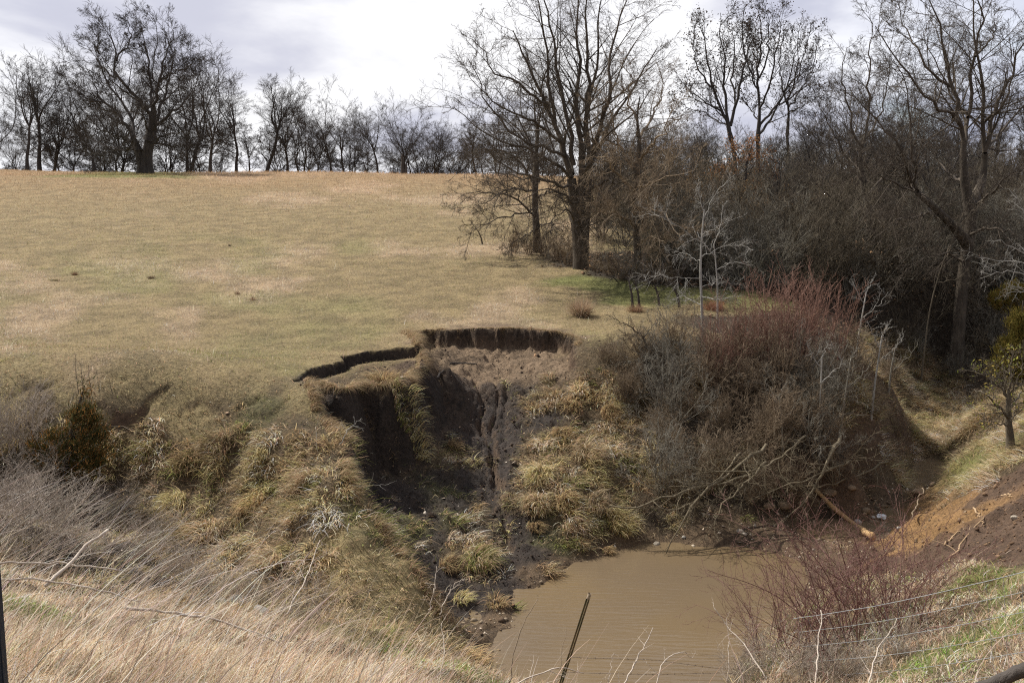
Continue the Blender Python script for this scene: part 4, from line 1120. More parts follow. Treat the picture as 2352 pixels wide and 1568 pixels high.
hero('forked_tree', DR, 2205, 668, [([(2205,672),(2215,600),(2228,545),(2232,480)], .22, .18), ([(2232,490),(2215,420),(2212,350)], .15, .11), ([(2230,480),(2258,410,1),(2262,350,1)], .14, .10), ([(2222,560),(2190,520,-1),(2150,480,-1.5),(2105,440,-2)], .13, .09)],
 [([(2212,350),(2208,280),(2185,200),(2170,130),(2160,60),(2130,-20)], .10, .015), ([(2212,340),(2222,270,1),(2225,200,1),(2240,130,1),(2255,50,1),(2250,-30)], .10, .015),
  ([(2262,350),(2262,280),(2260,200),(2245,140),(2235,60),(2240,-30)], .09, .015), ([(2262,345),(2280,270),(2310,200),(2340,120),(2372,60)], .09, .015),
  ([(2262,350),(2300,300,2),(2350,240,2),(2400,180,2)], .08, .012), ([(2185,200),(2140,170,-1),(2110,120,-1),(2080,60),(2060,0)], .06, .01),
  ([(2208,290),(2170,250,-1.5),(2120,220,-2),(2080,170,-2),(2050,110,-2),(2010,60,-2)], .08, .012), ([(2105,440),(2080,380,-2),(2050,320,-2),(2000,260,-2),(1950,200,-2)], .07, .012),
  ([(2105,440),(2100,370,-2),(2090,300,-2),(2095,220,-2),(2060,150,-2)], .07, .012), ([(2105,440),(2060,420,-2),(2010,400,-3),(1960,350,-3)], .06, .01),
  ([(2232,480),(2280,440,-1),(2320,400,-2),(2380,380,-2)], .07, .01), ([(2225,540),(2270,520,-1),(2320,530,-2),(2370,560,-3)], .06, .01),
  ([(2212,600),(2170,580,-2),(2120,590,-3),(2080,620,-3)], .05, .01), ([(2150,480),(2110,500,-2),(2060,500,-3),(2020,540,-3)], .05, .01),
  ([(2215,420),(2180,400,2),(2140,350,3),(2110,300,3)], .06, .01), ([(2240,130),(2280,90,1),(2290,20,1)], .05, .01), ([(2222,270),(2190,230,2),(2150,150,2),(2120,70,2)], .06, .01), ([(2262,280),(2300,250,-1),(2330,180,-1),(2320,80,-1)], .06, .01)],
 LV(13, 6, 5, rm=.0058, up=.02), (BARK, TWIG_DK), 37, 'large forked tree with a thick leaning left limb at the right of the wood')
hero('leaning_tree', 33, 2010, 640, [([(2010,645),(2005,560),(2000,490),(1985,430)], .12, .10), ([(1985,430),(1975,360),(1990,300)], .09, .03)],
 [([(1985,430),(1950,380),(1930,330),(1900,290),(1880,230)], .06, .01), ([(1975,360),(1960,300),(1950,240),(1930,180),(1945,110)], .06, .01), ([(1990,300),(2000,240),(1990,170),(2005,100),(1995,40)], .06, .01),
  ([(1985,320),(2020,270,1),(2040,200,1),(2045,120,1)], .05, .01), ([(1990,450),(2030,400,1),(2060,340,1),(2075,260,1)], .06, .01), ([(1998,500),(1950,470,-1),(1900,450,-2),(1860,400,-2)], .05, .01), ([(2000,520),(2040,500,-1),(2080,520,-2)], .04, .01), ([(1980,400),(1940,350,2),(1900,340,2),(1850,300,2)], .05, .01)],
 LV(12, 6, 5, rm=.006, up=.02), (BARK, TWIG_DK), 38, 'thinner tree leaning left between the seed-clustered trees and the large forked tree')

# ---- trees deeper in the wood and on its right side
G3 = 'bare trees deeper inside the wood'
rg = np.random.default_rng(3)
for i in range(38):
    px = [1420, 1475, 1540, 1600, 1640, 1720, 1790, 1850, 1900, 1950, 1990, 2050, 2100, 2150, 2200, 2270, 2330, 2400, 2460, 2540, 1510, 1570, 1880][i % 23] + rg.uniform(-22, 22)
    d = rg.uniform(39, 78)
    top = rg.uniform(265, 345) if px < 1880 else rg.uniform(150, 330)
    if i % 23 >= 20: top = rg.uniform(300, 360)
    plant(int(rg.integers(0, 7)), px, d, top, 'bare grey-brown tree deeper inside the wood, half hidden by twigs', G3, widen=rg.uniform(.9, 1.3))
# ------------------------------------------------------------------ shrubs
def shrub(name, n, H, cone, mat, seed, levels=((5,.55),(5,.6),(4,.65)), up=.05, wig=.10, r=.012, rm=.0035, base=.18, curl=.0, droop=0.0, part=('stems',)):
    rng = np.random.default_rng(seed)
    root = empty(name, (0, 0, 0), 0)
    a = rng.uniform(0, 6.28, n); rr = base * np.sqrt(rng.random(n))
    p0 = np.stack([rr * np.cos(a), rr * np.sin(a), np.full(n, -.05)], 1)
    th = np.radians(rng.uniform(2, cone, n)); a2 = a + rng.normal(0, .7, n)
    d0 = np.stack([np.sin(th) * np.cos(a2), np.sin(th) * np.sin(a2), np.cos(th)], 1)
    P = walk(p0, d0, H * rng.uniform(.6, 1.05, n), 14, wig * .6, up - droop, rng, curl)
    R = (r * rng.uniform(.6, 1.2, n))[:, None] * np.linspace(1, .3, 14)[None]
    stems = [tubes(P, R, 5)]
    tw = []
    for m_, l_ in levels:
        P, R = spawn(P, R, m_, .12, 1.0, 38, 14, l_, .62, 5, wig, up * .5 - droop, rng, rmin=rm, curl=curl, bias=.45)
        tw.append(tubes(P, R, 3)); rm *= .85
    link('stems', mk_mesh('stems', *join(stems)), mat, root)
    link('twigs', mk_mesh('twigs', *join(tw)), mat, root)
    return root
placed = {}
def put(kind, p, rz, s, label, group=None, cat='shrub', sz=1.0, sink=0.03, rx=0.0):
    """first use moves the shrub itself, later ones copy it"""
    loc = (float(p[0]), float(p[1]), L1(p[0], p[1]) - sink)
    if kind.name not in placed:
        placed[kind.name] = 1; r = kind; r.location = loc; r.rotation_euler = (rx, 0, rz); r.scale = (s, s, s * sz)
        tag(r, label, cat, group); return r
    r = dup(kind, loc, rz, s, sz, label, group, rx=rx); r['category'] = cat
    if group is None and 'group' in r: del r['group']
    return r
BROWN = [shrub('brown_shrub', 22, 1.9, 42, TWIG_BROWN, 50 + i, ((6,.5),(5,.55),(3,.6)), rm=.0060, r=.018, curl=.04, wig=.13) for i in range(3)]
GREYS = [shrub('grey_shrub', 16, 2.6, 55, TWIG_GREY, 60 + i, ((6,.5),(6,.55),(5,.6)), r=.016, rm=.0055, up=.02, wig=.14, curl=.04) for i in range(2)]
DARKS = [shrub('dark_shrub', 12, 3.2, 50, TWIG, 65 + i, ((6,.5),(6,.55),(5,.65)), r=.022, rm=.006, up=.02, wig=.14, curl=.04) for i in range(2)]
REDT = shrub('red_stemmed_shrub', 60, 2.0, 22, TWIG_REDBR, 70, ((5,.42),(4,.5)), up=.05, wig=.05, r=.009, rm=.0045, base=.45)
ROSE = shrub('red_rose_bush', 26, 1.75, 58, TWIG_RED, 71, ((4,.5),(4,.5),(2,.5)), up=-.01, wig=.10, r=.0075, rm=.0030, base=.35, curl=.09)
def hp(px, py): return hit(px, py)
rg = np.random.default_rng(17)

# thicket on the bank above the pond
GB = 'brown bare shrubs of the thicket on the pond bank'
for i in range(40):
    px = rg.uniform(1430, 1960); py = rg.uniform(830, 1180)
    if px > 1950 and py > 1080: continue
    if px < 1470 and py > 1000: px += 90
    h = hp(px, py)
    put(BROWN[i % 3], h, rg.uniform(0, 6.28), rg.uniform(.36, .72) * (.75 if px < 1600 else 1), 'brown bare shrub tangled into the thicket on the bank above the pond', GB)
GB2 = 'grey stems in the thicket on the pond bank'
for i in range(6):
    px = rg.uniform(1520, 2050); py = rg.uniform(860, 1150)
    put(GREYS[i % 2], hp(px, py), rg.uniform(0, 6.28), rg.uniform(.45, .75), 'grey-twigged shrub standing up through the brown thicket above the pond', GB2)
for (px, py, s, lab) in [(1420, 850, .42, 'low brown shrub at the left tip of the thicket beside the sandy slope'), (1390, 830, .32, 'smallest brown shrub at the right end of the scarp'),
                         (1450, 930, .5, 'brown shrub leaning over the tussocks right of the slump'), (1480, 830, .5, 'brown shrub on the lip of the bank right of the scarp'),
                         (1550, 800, .55, 'brown shrub at the foot of the pale sapling')]:
    put(BROWN[0], hp(px, py), rg.uniform(0, 6.28), s, lab)
for (px, py, s, lab) in [(1640, 900, 0.85, 'tall brown shrub rising above the thicket left of the reddish clumps'), (1960, 880, 0.8, 'tall brown shrub at the right shoulder of the thicket'), (1780, 930, 0.9, 'tallest brown shrub in the middle of the thicket')]:
    put(BROWN[1], hp(px, py), rg.uniform(0, 6.28), s, lab)
for (px, py, s, lab) in [(1720, 850, 0.9, 'reddish upright shrub topping the thicket, left clump'), (1800, 850, 1.08, 'reddish upright shrub topping the thicket, middle clump'), (1880, 840, .95, 'reddish upright shrub topping the thicket, right clump'),
                         (1660, 880, .75, 'low reddish shrub in front of the left reddish clump')]:
    put(REDT, hp(px, py), rg.uniform(0, 6.28), s, lab, 'reddish shrubs above the thicket')
# understory behind, along the wood
GU = 'grey and brown underbrush along the wood edge'
for i in range(30):
    px = 1500 + i * 31 + rg.uniform(-15, 15); py = rg.uniform(640, 700) if px > 1650 else rg.uniform(615, 650)
    if 2110 < px < 2290: py = 600; px = 2120 + rg.uniform(0, 160)
    put(GREYS[i % 2] if rg.random() < .35 else DARKS[i % 2], hp(px, py), rg.uniform(0, 6.28), rg.uniform(.8, 1.2), 'bare shrub of the dense underbrush along the wood edge', GU)
for i in range(26):
    px = 1380 + i * 40 + rg.uniform(-20, 20); d = rg.uniform(38, 47)
    rx, _ = ray(px, 600)
    put(DARKS[i % 2], (rx * d, d), rg.uniform(0, 6.28), rg.uniform(1.0, 1.5), 'bare shrub of the dense underbrush along the wood edge', GU)
GW = 'brown underbrush deep in the wood'
for i in range(56):
    px = rg.uniform(1330, 2480); d = rg.uniform(46, 85)
    rx, _ = ray(px, 500)
    put(BROWN[i % 3] if rg.random() < .5 else DARKS[i % 2], (rx * d, d), rg.uniform(0, 6.28), rg.uniform(1.0, 1.6), 'brown bare bush deep in the wood behind the nearer trees', GW)
# ravine and right side
for (px, py, s, k, lab) in [(2010, 960, .38, BROWN[2], 'brown shrub at the foot of the thicket facing the creek valley'), (2060, 1000, .3, BROWN[0], 'small brown shrub low beside the creek pool'), (2190, 860, .38, GREYS[1], 'small grey shrub in the grass of the creek valley'), (2110, 820, .42, GREYS[0], 'grey shrub on the grassy slope under the ravine lip'), (2250, 830, .5, DARKS[0], 'dark shrub at the mouth of the shaded ravine'), (2060, 800, .6, DARKS[0], 'dark shrub on the left lip of the shaded ravine'), (2040, 880, .38, BROWN[1], 'brown shrub hanging over the left side of the creek valley'), (2150, 730, .8, DARKS[1], 'dark shrub on the far lip of the ravine'),
    (2290, 800, .7, GREYS[0], 'grey shrub in the dark hollow of the ravine'), (2350, 870, .6, DARKS[0], 'dark shrub under the greenish cedar at the right edge'),
    (2360, 700, 1.3, GREYS[1], 'pale grey shrub at the right edge above the ravine')]:
    put(k, hp(px, py), rg.uniform(0, 6.28), s, lab)
# wood floor at the tree feet
GF = 'low brown scrub at the feet of the wood-edge trees'
for i, (px, py) in enumerate([(1250,590),(1280,600),(1305,610),(1370,625),(1400,632),(1430,640),(1180,580),(1500,650),(1540,655),(1215,585)]):
    put(BROWN[i % 3], hp(px, py), rg.uniform(0, 6.28), rg.uniform(.35, .7), 'low brown scrub at the feet of the wood-edge trees', GF)
# foreground rose bush
put(ROSE, hp(1960, 1490), 0.4, 1.15, 'dark red arching thorn bush in front of the pond')
put(ROSE, hp(2080, 1450), 2.4, .9, 'dark red thorn bush on the slope behind the wire fence')
put(ROSE, hp(1850, 1500), 4.0, .75, 'smaller dark red thorn bush at the water side')
put(ROSE, hp(1770, 1490), 5.1, .85, 'dark red thorn bush reaching furthest left over the pond')
put(ROSE, hp(1900, 1420), 3.0, .9, 'dark red thorn bush behind the front one, close to the water')
put(ROSE, hp(2010, 1400), 1.2, .9, 'dark red thorn bush in front of the ochre soil')
# left: grey brush around the juniper and in the gully
SILVER = bark_mat('silvery_tan_twigs', (.27,.225,.18), (.50,.43,.36), 2)
LB = [shrub('grey_brush', 24, 1.3, 66, SILVER, 80 + i, ((5,.6),(4,.6),(2,.6)), r=.007, rm=.0036, wig=.12, curl=.05) for i in range(2)]
for i, (px, py, s, lab) in enumerate([(60, 1010, .9, 'hazy grey brush behind the juniper at the left edge'), (10, 1060, 1.0, 'hazy grey brush cut by the left edge'), (110, 1100, .8, 'grey brush in front of the reddish juniper'),
     (60, 1170, .7, 'grey brush in the shaded gully at the left'), (260, 1200, .5, 'grey brush right below the reddish juniper'),
     (330, 1290, .5, 'grey brush in the gully beside the left bank'), (200, 1290, .6, 'grey brush with pale stalks in the gully bottom'), (430, 1340, .6, 'thin grey brush in the gully under the left bank'),
     (60, 1290, .8, 'grey brush at the left behind the pale grass'), (560, 1390, .5, 'thin grey brush by the half-hidden stones'), (700, 1430, .5, 'thin grey brush at the foot of the grassy spur'), (130, 1240, .8, 'silvery brush in the middle of the shaded left gully'), (380, 1240, .5, 'small silvery brush at the foot of the left bank'),
     (480, 1390, .6, 'low silvery brush above the long pale branch'), (20, 1230, .9, 'silvery brush at the left edge above the pale grass')]):
    put(LB[i % 2], hp(px, py), rg.uniform(0, 6.28), s, lab)

for i, (px, py, s, lab) in enumerate([(1750, 1540, .5, 'pale weedy brush at the lower right shore of the pond'), (1850, 1560, .5, 'pale weedy brush in front of the red thorn bush'), (1950, 1560, .45, 'pale weedy brush behind the lowest fence wires'), (1700, 1575, .4, 'pale weedy brush at the bottom edge beside the water'), (2050, 1500, .4, 'pale weedy brush among the fence wires')]):
    put(LB[i % 2], hp(px, py), rg.uniform(0, 6.28), s, lab)

# ------------------------------------------------------------------ saplings and small trees
def sapling(px, py, D, trunks, limbs, lv, mat, seed, label, name='sapling', cat='sapling', leaves=None, k=(6, 5), group=None):
    rng = np.random.default_rng(seed)
    b0 = at_d(px, py, D); b0[2] = L1(b0[0], D) - .05
    def f(l): return [at_d(p[0], p[1], D + (p[2] if len(p) > 2 else 0)) - b0 for p in l]
    tr = []
    for l, a, b in trunks:
        q = f(l)
        if np.linalg.norm(q[0][:2]) < .6: q = [np.array([q[0][0], q[0][1], min(-.15, q[0][2])])] + q[1:]
        tr.append(poly_tube(q, a, b))
    ls = [poly_tube(f(l), a, b, wig=.015, rng=rng) for l, a, b in limbs]
    return make_tree(name, tr, ls, lv, (mat, mat), rng, loc=b0, label=label, cat=cat, sides=k, leaves=leaves, group=group)
def slv(a, b, c=0, rm=.004, up=.02, lf=.45):
    r = [dict(m=a, t0=.1, t1=1., ang=45, angv=14, lf=lf, rf=.6, k=6, wig=.14, up=up, rmin=rm, sides=4), dict(m=b, t0=.12, t1=1., ang=45, angv=15, lf=.55, rf=.7, k=4, wig=.16, up=up, rmin=rm * .8, sides=3)]
    if c: r.append(dict(m=c, t0=.12, t1=1., ang=45, angv=15, lf=.6, rf=.8, k=3, wig=.16, up=up, rmin=rm * .7, sides=3))
    return r
D = hp(1615, 795)[1]
sapling(1615, 795, D, [([(1616,800),(1612,700),(1608,620),(1612,540),(1618,480)], .034, .016)],
 [([(1618,490),(1605,450),(1600,420)], .010, .004), ([(1618,500),(1640,450),(1665,420),(1690,400)], .010, .004), ([(1612,560),(1560,520,-.3),(1520,500,-.5),(1490,490)], .009, .003), ([(1610,590),(1650,570,.3),(1700,560,.5),(1730,575)], .009, .003),
  ([(1610,640),(1560,640,-.4),(1510,630,-.6),(1480,645)], .008, .003), ([(1610,660),(1660,650,.4),(1700,655,.5)], .008, .003), ([(1610,600),(1570,580,.5),(1530,590,.6)], .008, .003), ([(1612,540),(1650,520,-.5),(1690,500,-.6)], .008, .003),
  ([(1610,680),(1650,690,-.4),(1690,680,-.4)], .014, .004), ([(1610,700),(1570,680,.4),(1540,690,.5)], .012, .004)],
 slv(10, 6, 4, rm=.0032), PALE_BARK, 91, 'slender silvery sapling with white twigs on the bank left of the reddish shrubs')
sapling(1655, 740, D + 1, [([(1650,745),(1648,650),(1640,560)], .022, .012)], [([(1640,570),(1655,520),(1660,470)], .014, .005), ([(1642,590),(1610,550,-.3),(1590,520)], .013, .005), ([(1645,620),(1690,600,.2),(1720,610)], .013, .005)], slv(7, 5, 3), PALE_BARK, 92, 'second thin silvery sapling close behind the first one')
sapling(1500, 870, hp(1500, 850)[1], [([(1495,860),(1488,800),(1475,770)], .03, .022)], [([(1475,772),(1440,745),(1420,735),(1390,722)], .016, .004), ([(1478,775),(1500,745),(1515,730)], .014, .004), ([(1485,790),(1455,770,.3),(1430,765)], .012, .004), ([(1490,800),(1520,780),(1540,790)], .012, .004)],
 slv(7, 5, 3, rm=.0032), BARK_FAR, 93, 'crooked dark bush stem on the lip of the bank right of the scarp')
for i, (px, py, top, lab) in enumerate([(1455, 708, 640, 'dark thin sapling at the wood corner'), (1470, 705, 645, 'thinner sapling just right of the dark one at the wood corner'), (1516, 702, 655, 'stubby grey sapling stem behind the silvery sapling'), (1562, 706, 662, 'short dark sapling stem left of the silvery sapling')]):
    D = hp(px, py)[1]
    sapling(px, py, D, [([(px, py), (px - 4, (py + top) / 2), (px - 12, top)], .035, .022)], [([(px - 10, top + 10), (px - 30, top - 20), (px - 40, top - 50)], .014, .004), ([(px - 11, top + 5), (px + 5, top - 30), (px + 10, top - 60)], .014, .004), ([(px - 8, top + 20), (px + 20, top, .2), (px + 40, top - 5)], .012, .004)], slv(6, 5, 3), BARK_FAR, 95 + i, lab)
sapling(1110, 562, hp(1108, 562)[1], [([(1110,565),(1105,545),(1098,530)], .03, .02)], [([(1098,532),(1085,515),(1078,505)], .014, .005), ([(1100,535),(1105,515),(1100,500)], .014, .005), ([(1104,545),(1085,535),(1070,530)], .012, .004)], slv(7, 5, 4), TWIG, 99, 'tiny bare bush alone in the grass left of the wood', name='small_bush', cat='bush')
YG = dict(per=3, size=.03, cols=[(.28,.27,.06),(.22,.24,.06),(.32,.24,.07)], spread=.05, frac=.2)
sapling(2322, 1030, hp(2320, 1030)[1], [([(2323,1036),(2320,1000),(2315,960),(2318,900)], .065, .04)],
 [([(2316,962),(2290,930,-.3),(2260,900,-.5),(2230,895)], .028, .006), ([(2318,930),(2300,880,.3),(2280,840,.5)], .028, .006), ([(2318,900),(2320,850),(2330,800)], .026, .006), ([(2317,940),(2350,900,.3),(2380,860,.4)], .028, .006),
  ([(2316,965),(2340,945,-.4),(2370,935,-.5)], .02, .006), ([(2318,910),(2260,860,.2),(2220,850,.3)], .022, .006), ([(2316,975),(2280,970,-.4),(2250,965)], .016, .005), ([(2318,905),(2350,850,-.4),(2360,800,-.4)], .02, .005)],
 slv(10, 7, 5, rm=.0042), TWIG, 101, 'small bushy tree with a thin straight trunk on the right grassy bank', name='small_tree', cat='tree', leaves=dict(YG, frac=.05))
# pale branches reaching in from the right edge
sapling(2420, 760, 25, [([(2440,780),(2420,700),(2400,640)], .05, .035)], [([(2410,660),(2360,630),(2310,620),(2250,640)], .022, .005), ([(2405,650),(2370,590),(2330,570),(2290,550)], .022, .005), ([(2400,640),(2350,600,.3),(2300,600,.4),(2240,590)], .02, .005), ([(2410,680),(2360,670,.3),(2300,672)], .016, .005), ([(2400,645),(2390,560),(2360,500),(2330,440)], .02, .005)],
 slv(8, 5, 3), PALE_BARK, 103, 'pale leaning sapling whose silvery branches reach in at the right edge')
sapling(2135, 770, 28.5, [([(2120,775),(2135,700),(2165,600),(2215,480),(2260,400)], .028, .010)], [([(2160,620),(2190,560),(2200,500)], .016, .005), ([(2200,520),(2250,470),(2290,430)], .014, .005), ([(2180,570),(2150,520),(2145,470)], .014, .005), ([(2150,650),(2200,640),(2240,600)], .014, .005)],
 slv(8, 5, 3), TWIG, 104, 'long thin sapling leaning right from the lip of the ravine')
# thin pale stems through the thicket
for i, (px, py, top, dx, lab) in enumerate([(1880, 1060, 790, 8, 'pale upright stem rising through the thicket'), (1925, 1040, 800, 28, 'forked pale stem right of the upright one in the thicket'), (1800, 1050, 880, -10, 'thin grey stem low in the thicket'),
     (2000, 960, 740, 26, 'white-barked stem at the top right of the thicket'), (1960, 860, 640, 30, 'bare white twig standing over the right of the thicket'), (2040, 900, 760, 18, 'pale forked stem beside the ravine')]):
    D = hp(px, py)[1]
    sapling(px, py, D, [([(px, py + 4), (px + dx * .4, (py * .6 + top * .4)), (px + dx, top + 30)], .022, .013)], [([(px + dx, top + 32), (px + dx + 10, top + 10), (px + dx + 14, top)], .01, .004), ([(px + dx * .8, top + 60), (px + dx - 25, top + 20), (px + dx - 35, top - 5)], .01, .004), ([(px + dx * .7, top + 90), (px + dx + 35, top + 55), (px + dx + 50, top + 30)], .01, .004)],
            slv(6, 4, 3, rm=.003), PALE_BARK if i in (0, 3, 4) else TWIG_GREY, 110 + i, lab)

# ------------------------------------------------------------------ evergreens
def juniper(name, px, py, D, trunk_px, blobs, cols, seed, label, dens=1.0, ls=.05):
    rng = np.random.default_rng(seed)
    b0 = at_d(px, py, D); b0[2] = L1(b0[0], D) - .05
    root = empty(name, b0, 0, label, 'juniper')
    tp = [at_d(p[0], p[1], D) - b0 for p in trunk_px]
    P, R = poly_tube(tp, .05, .015)
    link('trunk', mk_mesh('trunk', *tubes(P, R, 7)), BARK, root)
    pts, brs = [], []
    for bx_, by_, r, dy in blobs:
        c = at_d(bx_, by_, D + dy) - b0
        m = int(120 * dens * (r / .3) ** 2)
        s = nrm(rng.normal(0, 1, (m, 3))) * (r * rng.random(m) ** .5)[:, None] + c
        pts.append(s)
        j = np.argmin(np.abs(P[0][:, 2][None] - (s[:, 2] - .25 * r)[:, None]), axis=1)
        st = P[0][j]; br = st[:, None] * (1 - np.linspace(0, 1, 5)[None, :, None]) + s[:, None] * np.linspace(0, 1, 5)[None, :, None]
        br[:, 1:-1] += rng.normal(0, .02, br[:, 1:-1].shape); sel = rng.random(m) < .35; brs.append(br[sel])
    br = np.concatenate(brs); link('branches', mk_mesh('branches', *tubes(br, np.full(br.shape[:2], .004) * np.linspace(1.6, .6, 5)[None], 3)), BARK, root)
    pts = np.concatenate(pts)
    # sprays: short strips of scale foliage, each pointing up and outward
    per = 26; n = len(pts) * per
    c = np.repeat(pts, per, 0) + rng.normal(0, .055, (n, 3))
    out_ = nrm(c - np.array([0, 0, 0.4])) * .6 + rng.normal(0, .5, (n, 3)) + np.array([0, 0, .5]); out_ = nrm(out_)
    sd = nrm(np.cross(out_, rng.normal(0, 1, (n, 3)))) * rng.uniform(.005, .010, n)[:, None]; L = rng.uniform(.5, 1.3, n)[:, None] * ls
    V = np.stack([c - sd, c + sd, c + out_ * L + sd * .4, c + out_ * L - sd * .4], 1).reshape(-1, 3)
    cc = np.array(cols); C = cc[rng.integers(0, len(cc), n)] * np.exp(rng.normal(0, .25, (n, 1)))
    C = np.repeat(np.concatenate([C, np.ones((n, 1))], 1), 4, 0)
    link('foliage', mk_mesh('foliage', V, np.arange(n * 4).reshape(n, 4), {'col': ('FLOAT_COLOR', C)}), LEAFM, root)
    return root
D = hp(150, 1140)[1]
juniper('juniper', 148, 1120, D, [(148,1130),(150,1060),(165,980),(190,900)],
 [(196,885,.05,0),(200,905,.09,0),(175,940,.08,0),(200,940,.15,0),(225,960,.10,0),(205,970,.22,.1),(170,960,.18,-.1),(210,1010,.26,0),(165,1010,.26,.1),(120,1000,.16,-.1),(100,1030,.16,0),(235,1000,.13,0),(195,1050,.26,-.1),(150,1050,.24,.1),(110,1060,.18,0),(225,1050,.18,.1),(170,1085,.20,0),(215,1080,.15,0),(80,1020,.10,0),(70,1045,.12,.1),(250,1030,.10,0),(240,970,.07,0)],
 [(.22,.12,.04),(.11,.088,.032),(.075,.075,.028),(.30,.15,.045),(.055,.055,.022),(.05,.06,.025)], 120, 'reddish-green young juniper at the left beside the bank', dens=.42, ls=.06)
juniper('juniper', 2330, 900, 24.5, [(2335,905),(2340,820),(2345,740),(2350,690)],
 [(2335,850,.35,0),(2300,840,.25,0),(2350,790,.40,0),(2310,800,.25,.2),(2375,850,.4,0),(2340,740,.3,0),(2380,760,.4,0)], [(.16,.13,.035),(.12,.11,.03),(.20,.15,.04)], 121, 'olive-brown juniper at the right edge above the small tree', dens=.8, ls=.08)
juniper('juniper', 2320, 700, 30, [(2322,705),(2325,680),(2330,650)], [(2300,690,.35,0),(2340,680,.4,0),(2380,690,.4,0),(2325,665,.25,0)], [(.17,.14,.035),(.13,.12,.03),(.24,.15,.04)], 122, 'orange-tinged juniper on the far lip of the ravine at the right edge', dens=.8, ls=.09)

# leaves still hanging on an oak sapling in the wood: a warm patch
rg2 = np.random.default_rng(8)
sapling(1715, 470, 44, [([(1715,480),(1712,420),(1715,370)], .08, .05)], [([(1712,400),(1690,350),(1680,330)], .03, .008), ([(1715,380),(1725,340),(1730,320)], .03, .008), ([(1713,400),(1750,360,.5),(1775,345)], .03, .008), ([(1712,420),(1670,400,.5),(1640,385)], .03, .008), ([(1712,430),(1750,410),(1790,400)], .03, .008)],
 slv(9, 6, 3, rm=.007), BARK_FAR, 130, 'oak sapling still holding orange dead leaves in the middle of the wood', name='small_oak', cat='tree', leaves=dict(per=3, size=.055, cols=[(.34,.17,.08),(.26,.13,.06),(.42,.24,.12)], spread=.12, frac=.6))
for i, (px, py, top, d, lab) in enumerate([(1640, 500, 400, 43, 'tan-leaved low oak in front of the left seed-clustered tree'), (1780, 560, 440, 40, 'tan-leaved low oak below the orange oak sapling')]):
    sapling(px, py, d, [([(px, py), (px + 3, (py + top) / 2), (px, top + 30)], .06, .04)], [([(px, top + 40), (px - 40, top + 20), (px - 70, top)], .02, .006), ([(px, top + 35), (px + 20, top + 10), (px + 30, top - 10)], .02, .006), ([(px, top + 60), (px + 50, top + 30), (px + 80, top + 30)], .02, .006), ([(px, top + 60), (px - 60, top + 60), (px - 90, top + 40)], .02, .006)],
            slv(9, 6, 3, rm=.007), TWIG_BROWN, 132 + i, lab, name='small_oak', cat='tree', leaves=dict(per=2, size=.045, cols=[(.26,.17,.08),(.22,.14,.07)], spread=.12, frac=.35))
# ------------------------------------------------------------------ dead wood
def rod(name, pts, r0, r1, mat, label, cat, sides=7, wig=.01, twigs=None, seed=1, rm=.003, k=14):
    """a stick or limb lying through world points (px, py, depth or None for on the ground)"""
    rng = np.random.default_rng(seed)
    W_ = []
    for p in pts:
        if len(p) == 3 and p[2] is not None: W_.append(at_d(p[0], p[1], p[2]))
        else: q = hit(p[0], p[1]); q[2] += r0 * .6 + (.05 if name == 'fallen_log' else 0); W_.append(q)
    c = W_[0].copy()
    P, R = poly_tube([w_ - c for w_ in W_], r0, r1, k=k, wig=wig, rng=rng)
    R = R * (1 + 0.12 * rng.normal(0, 1, R.shape))
    e = nrm(P[:, -1] - P[:, -2]) * 1e-3; P = np.concatenate([P[:, :1] - e[:, None], P, P[:, -1:] + e[:, None]], 1); R = np.concatenate([R[:, :1] * .02, R, R[:, -1:] * .02], 1)
    if twigs is None:
        o = link(name, mk_mesh(name, *tubes(P, R, sides)), mat); o.location = c
        return tag(o, label, cat)
    root = empty(name, c, 0, label, cat)
    link('limb', mk_mesh('limb', *tubes(P, R, sides)), mat, root)
    parts = []
    for m_, lf in twigs:
        P, R = spawn(P, R, m_, .1, 1., 45, 16, lf, .5, 8, .10, 0, rng, rmin=rm, curl=.03); parts.append(tubes(P, R, 4))
    link('twigs', mk_mesh('twigs', *join(parts)), mat, root)
    return root
rod('fallen_log', [(1872,1138),(1900,1165),(1940,1200),(1975,1225),(2003,1243)], .045, .062, bark_mat('peeled_wood', (.36,.22,.10), (.50,.34,.17), 3), 'smooth orange-brown log lying across the creek mouth', 'log', 10)
def dz(px, py, off): return hit(px, py)[1] + off
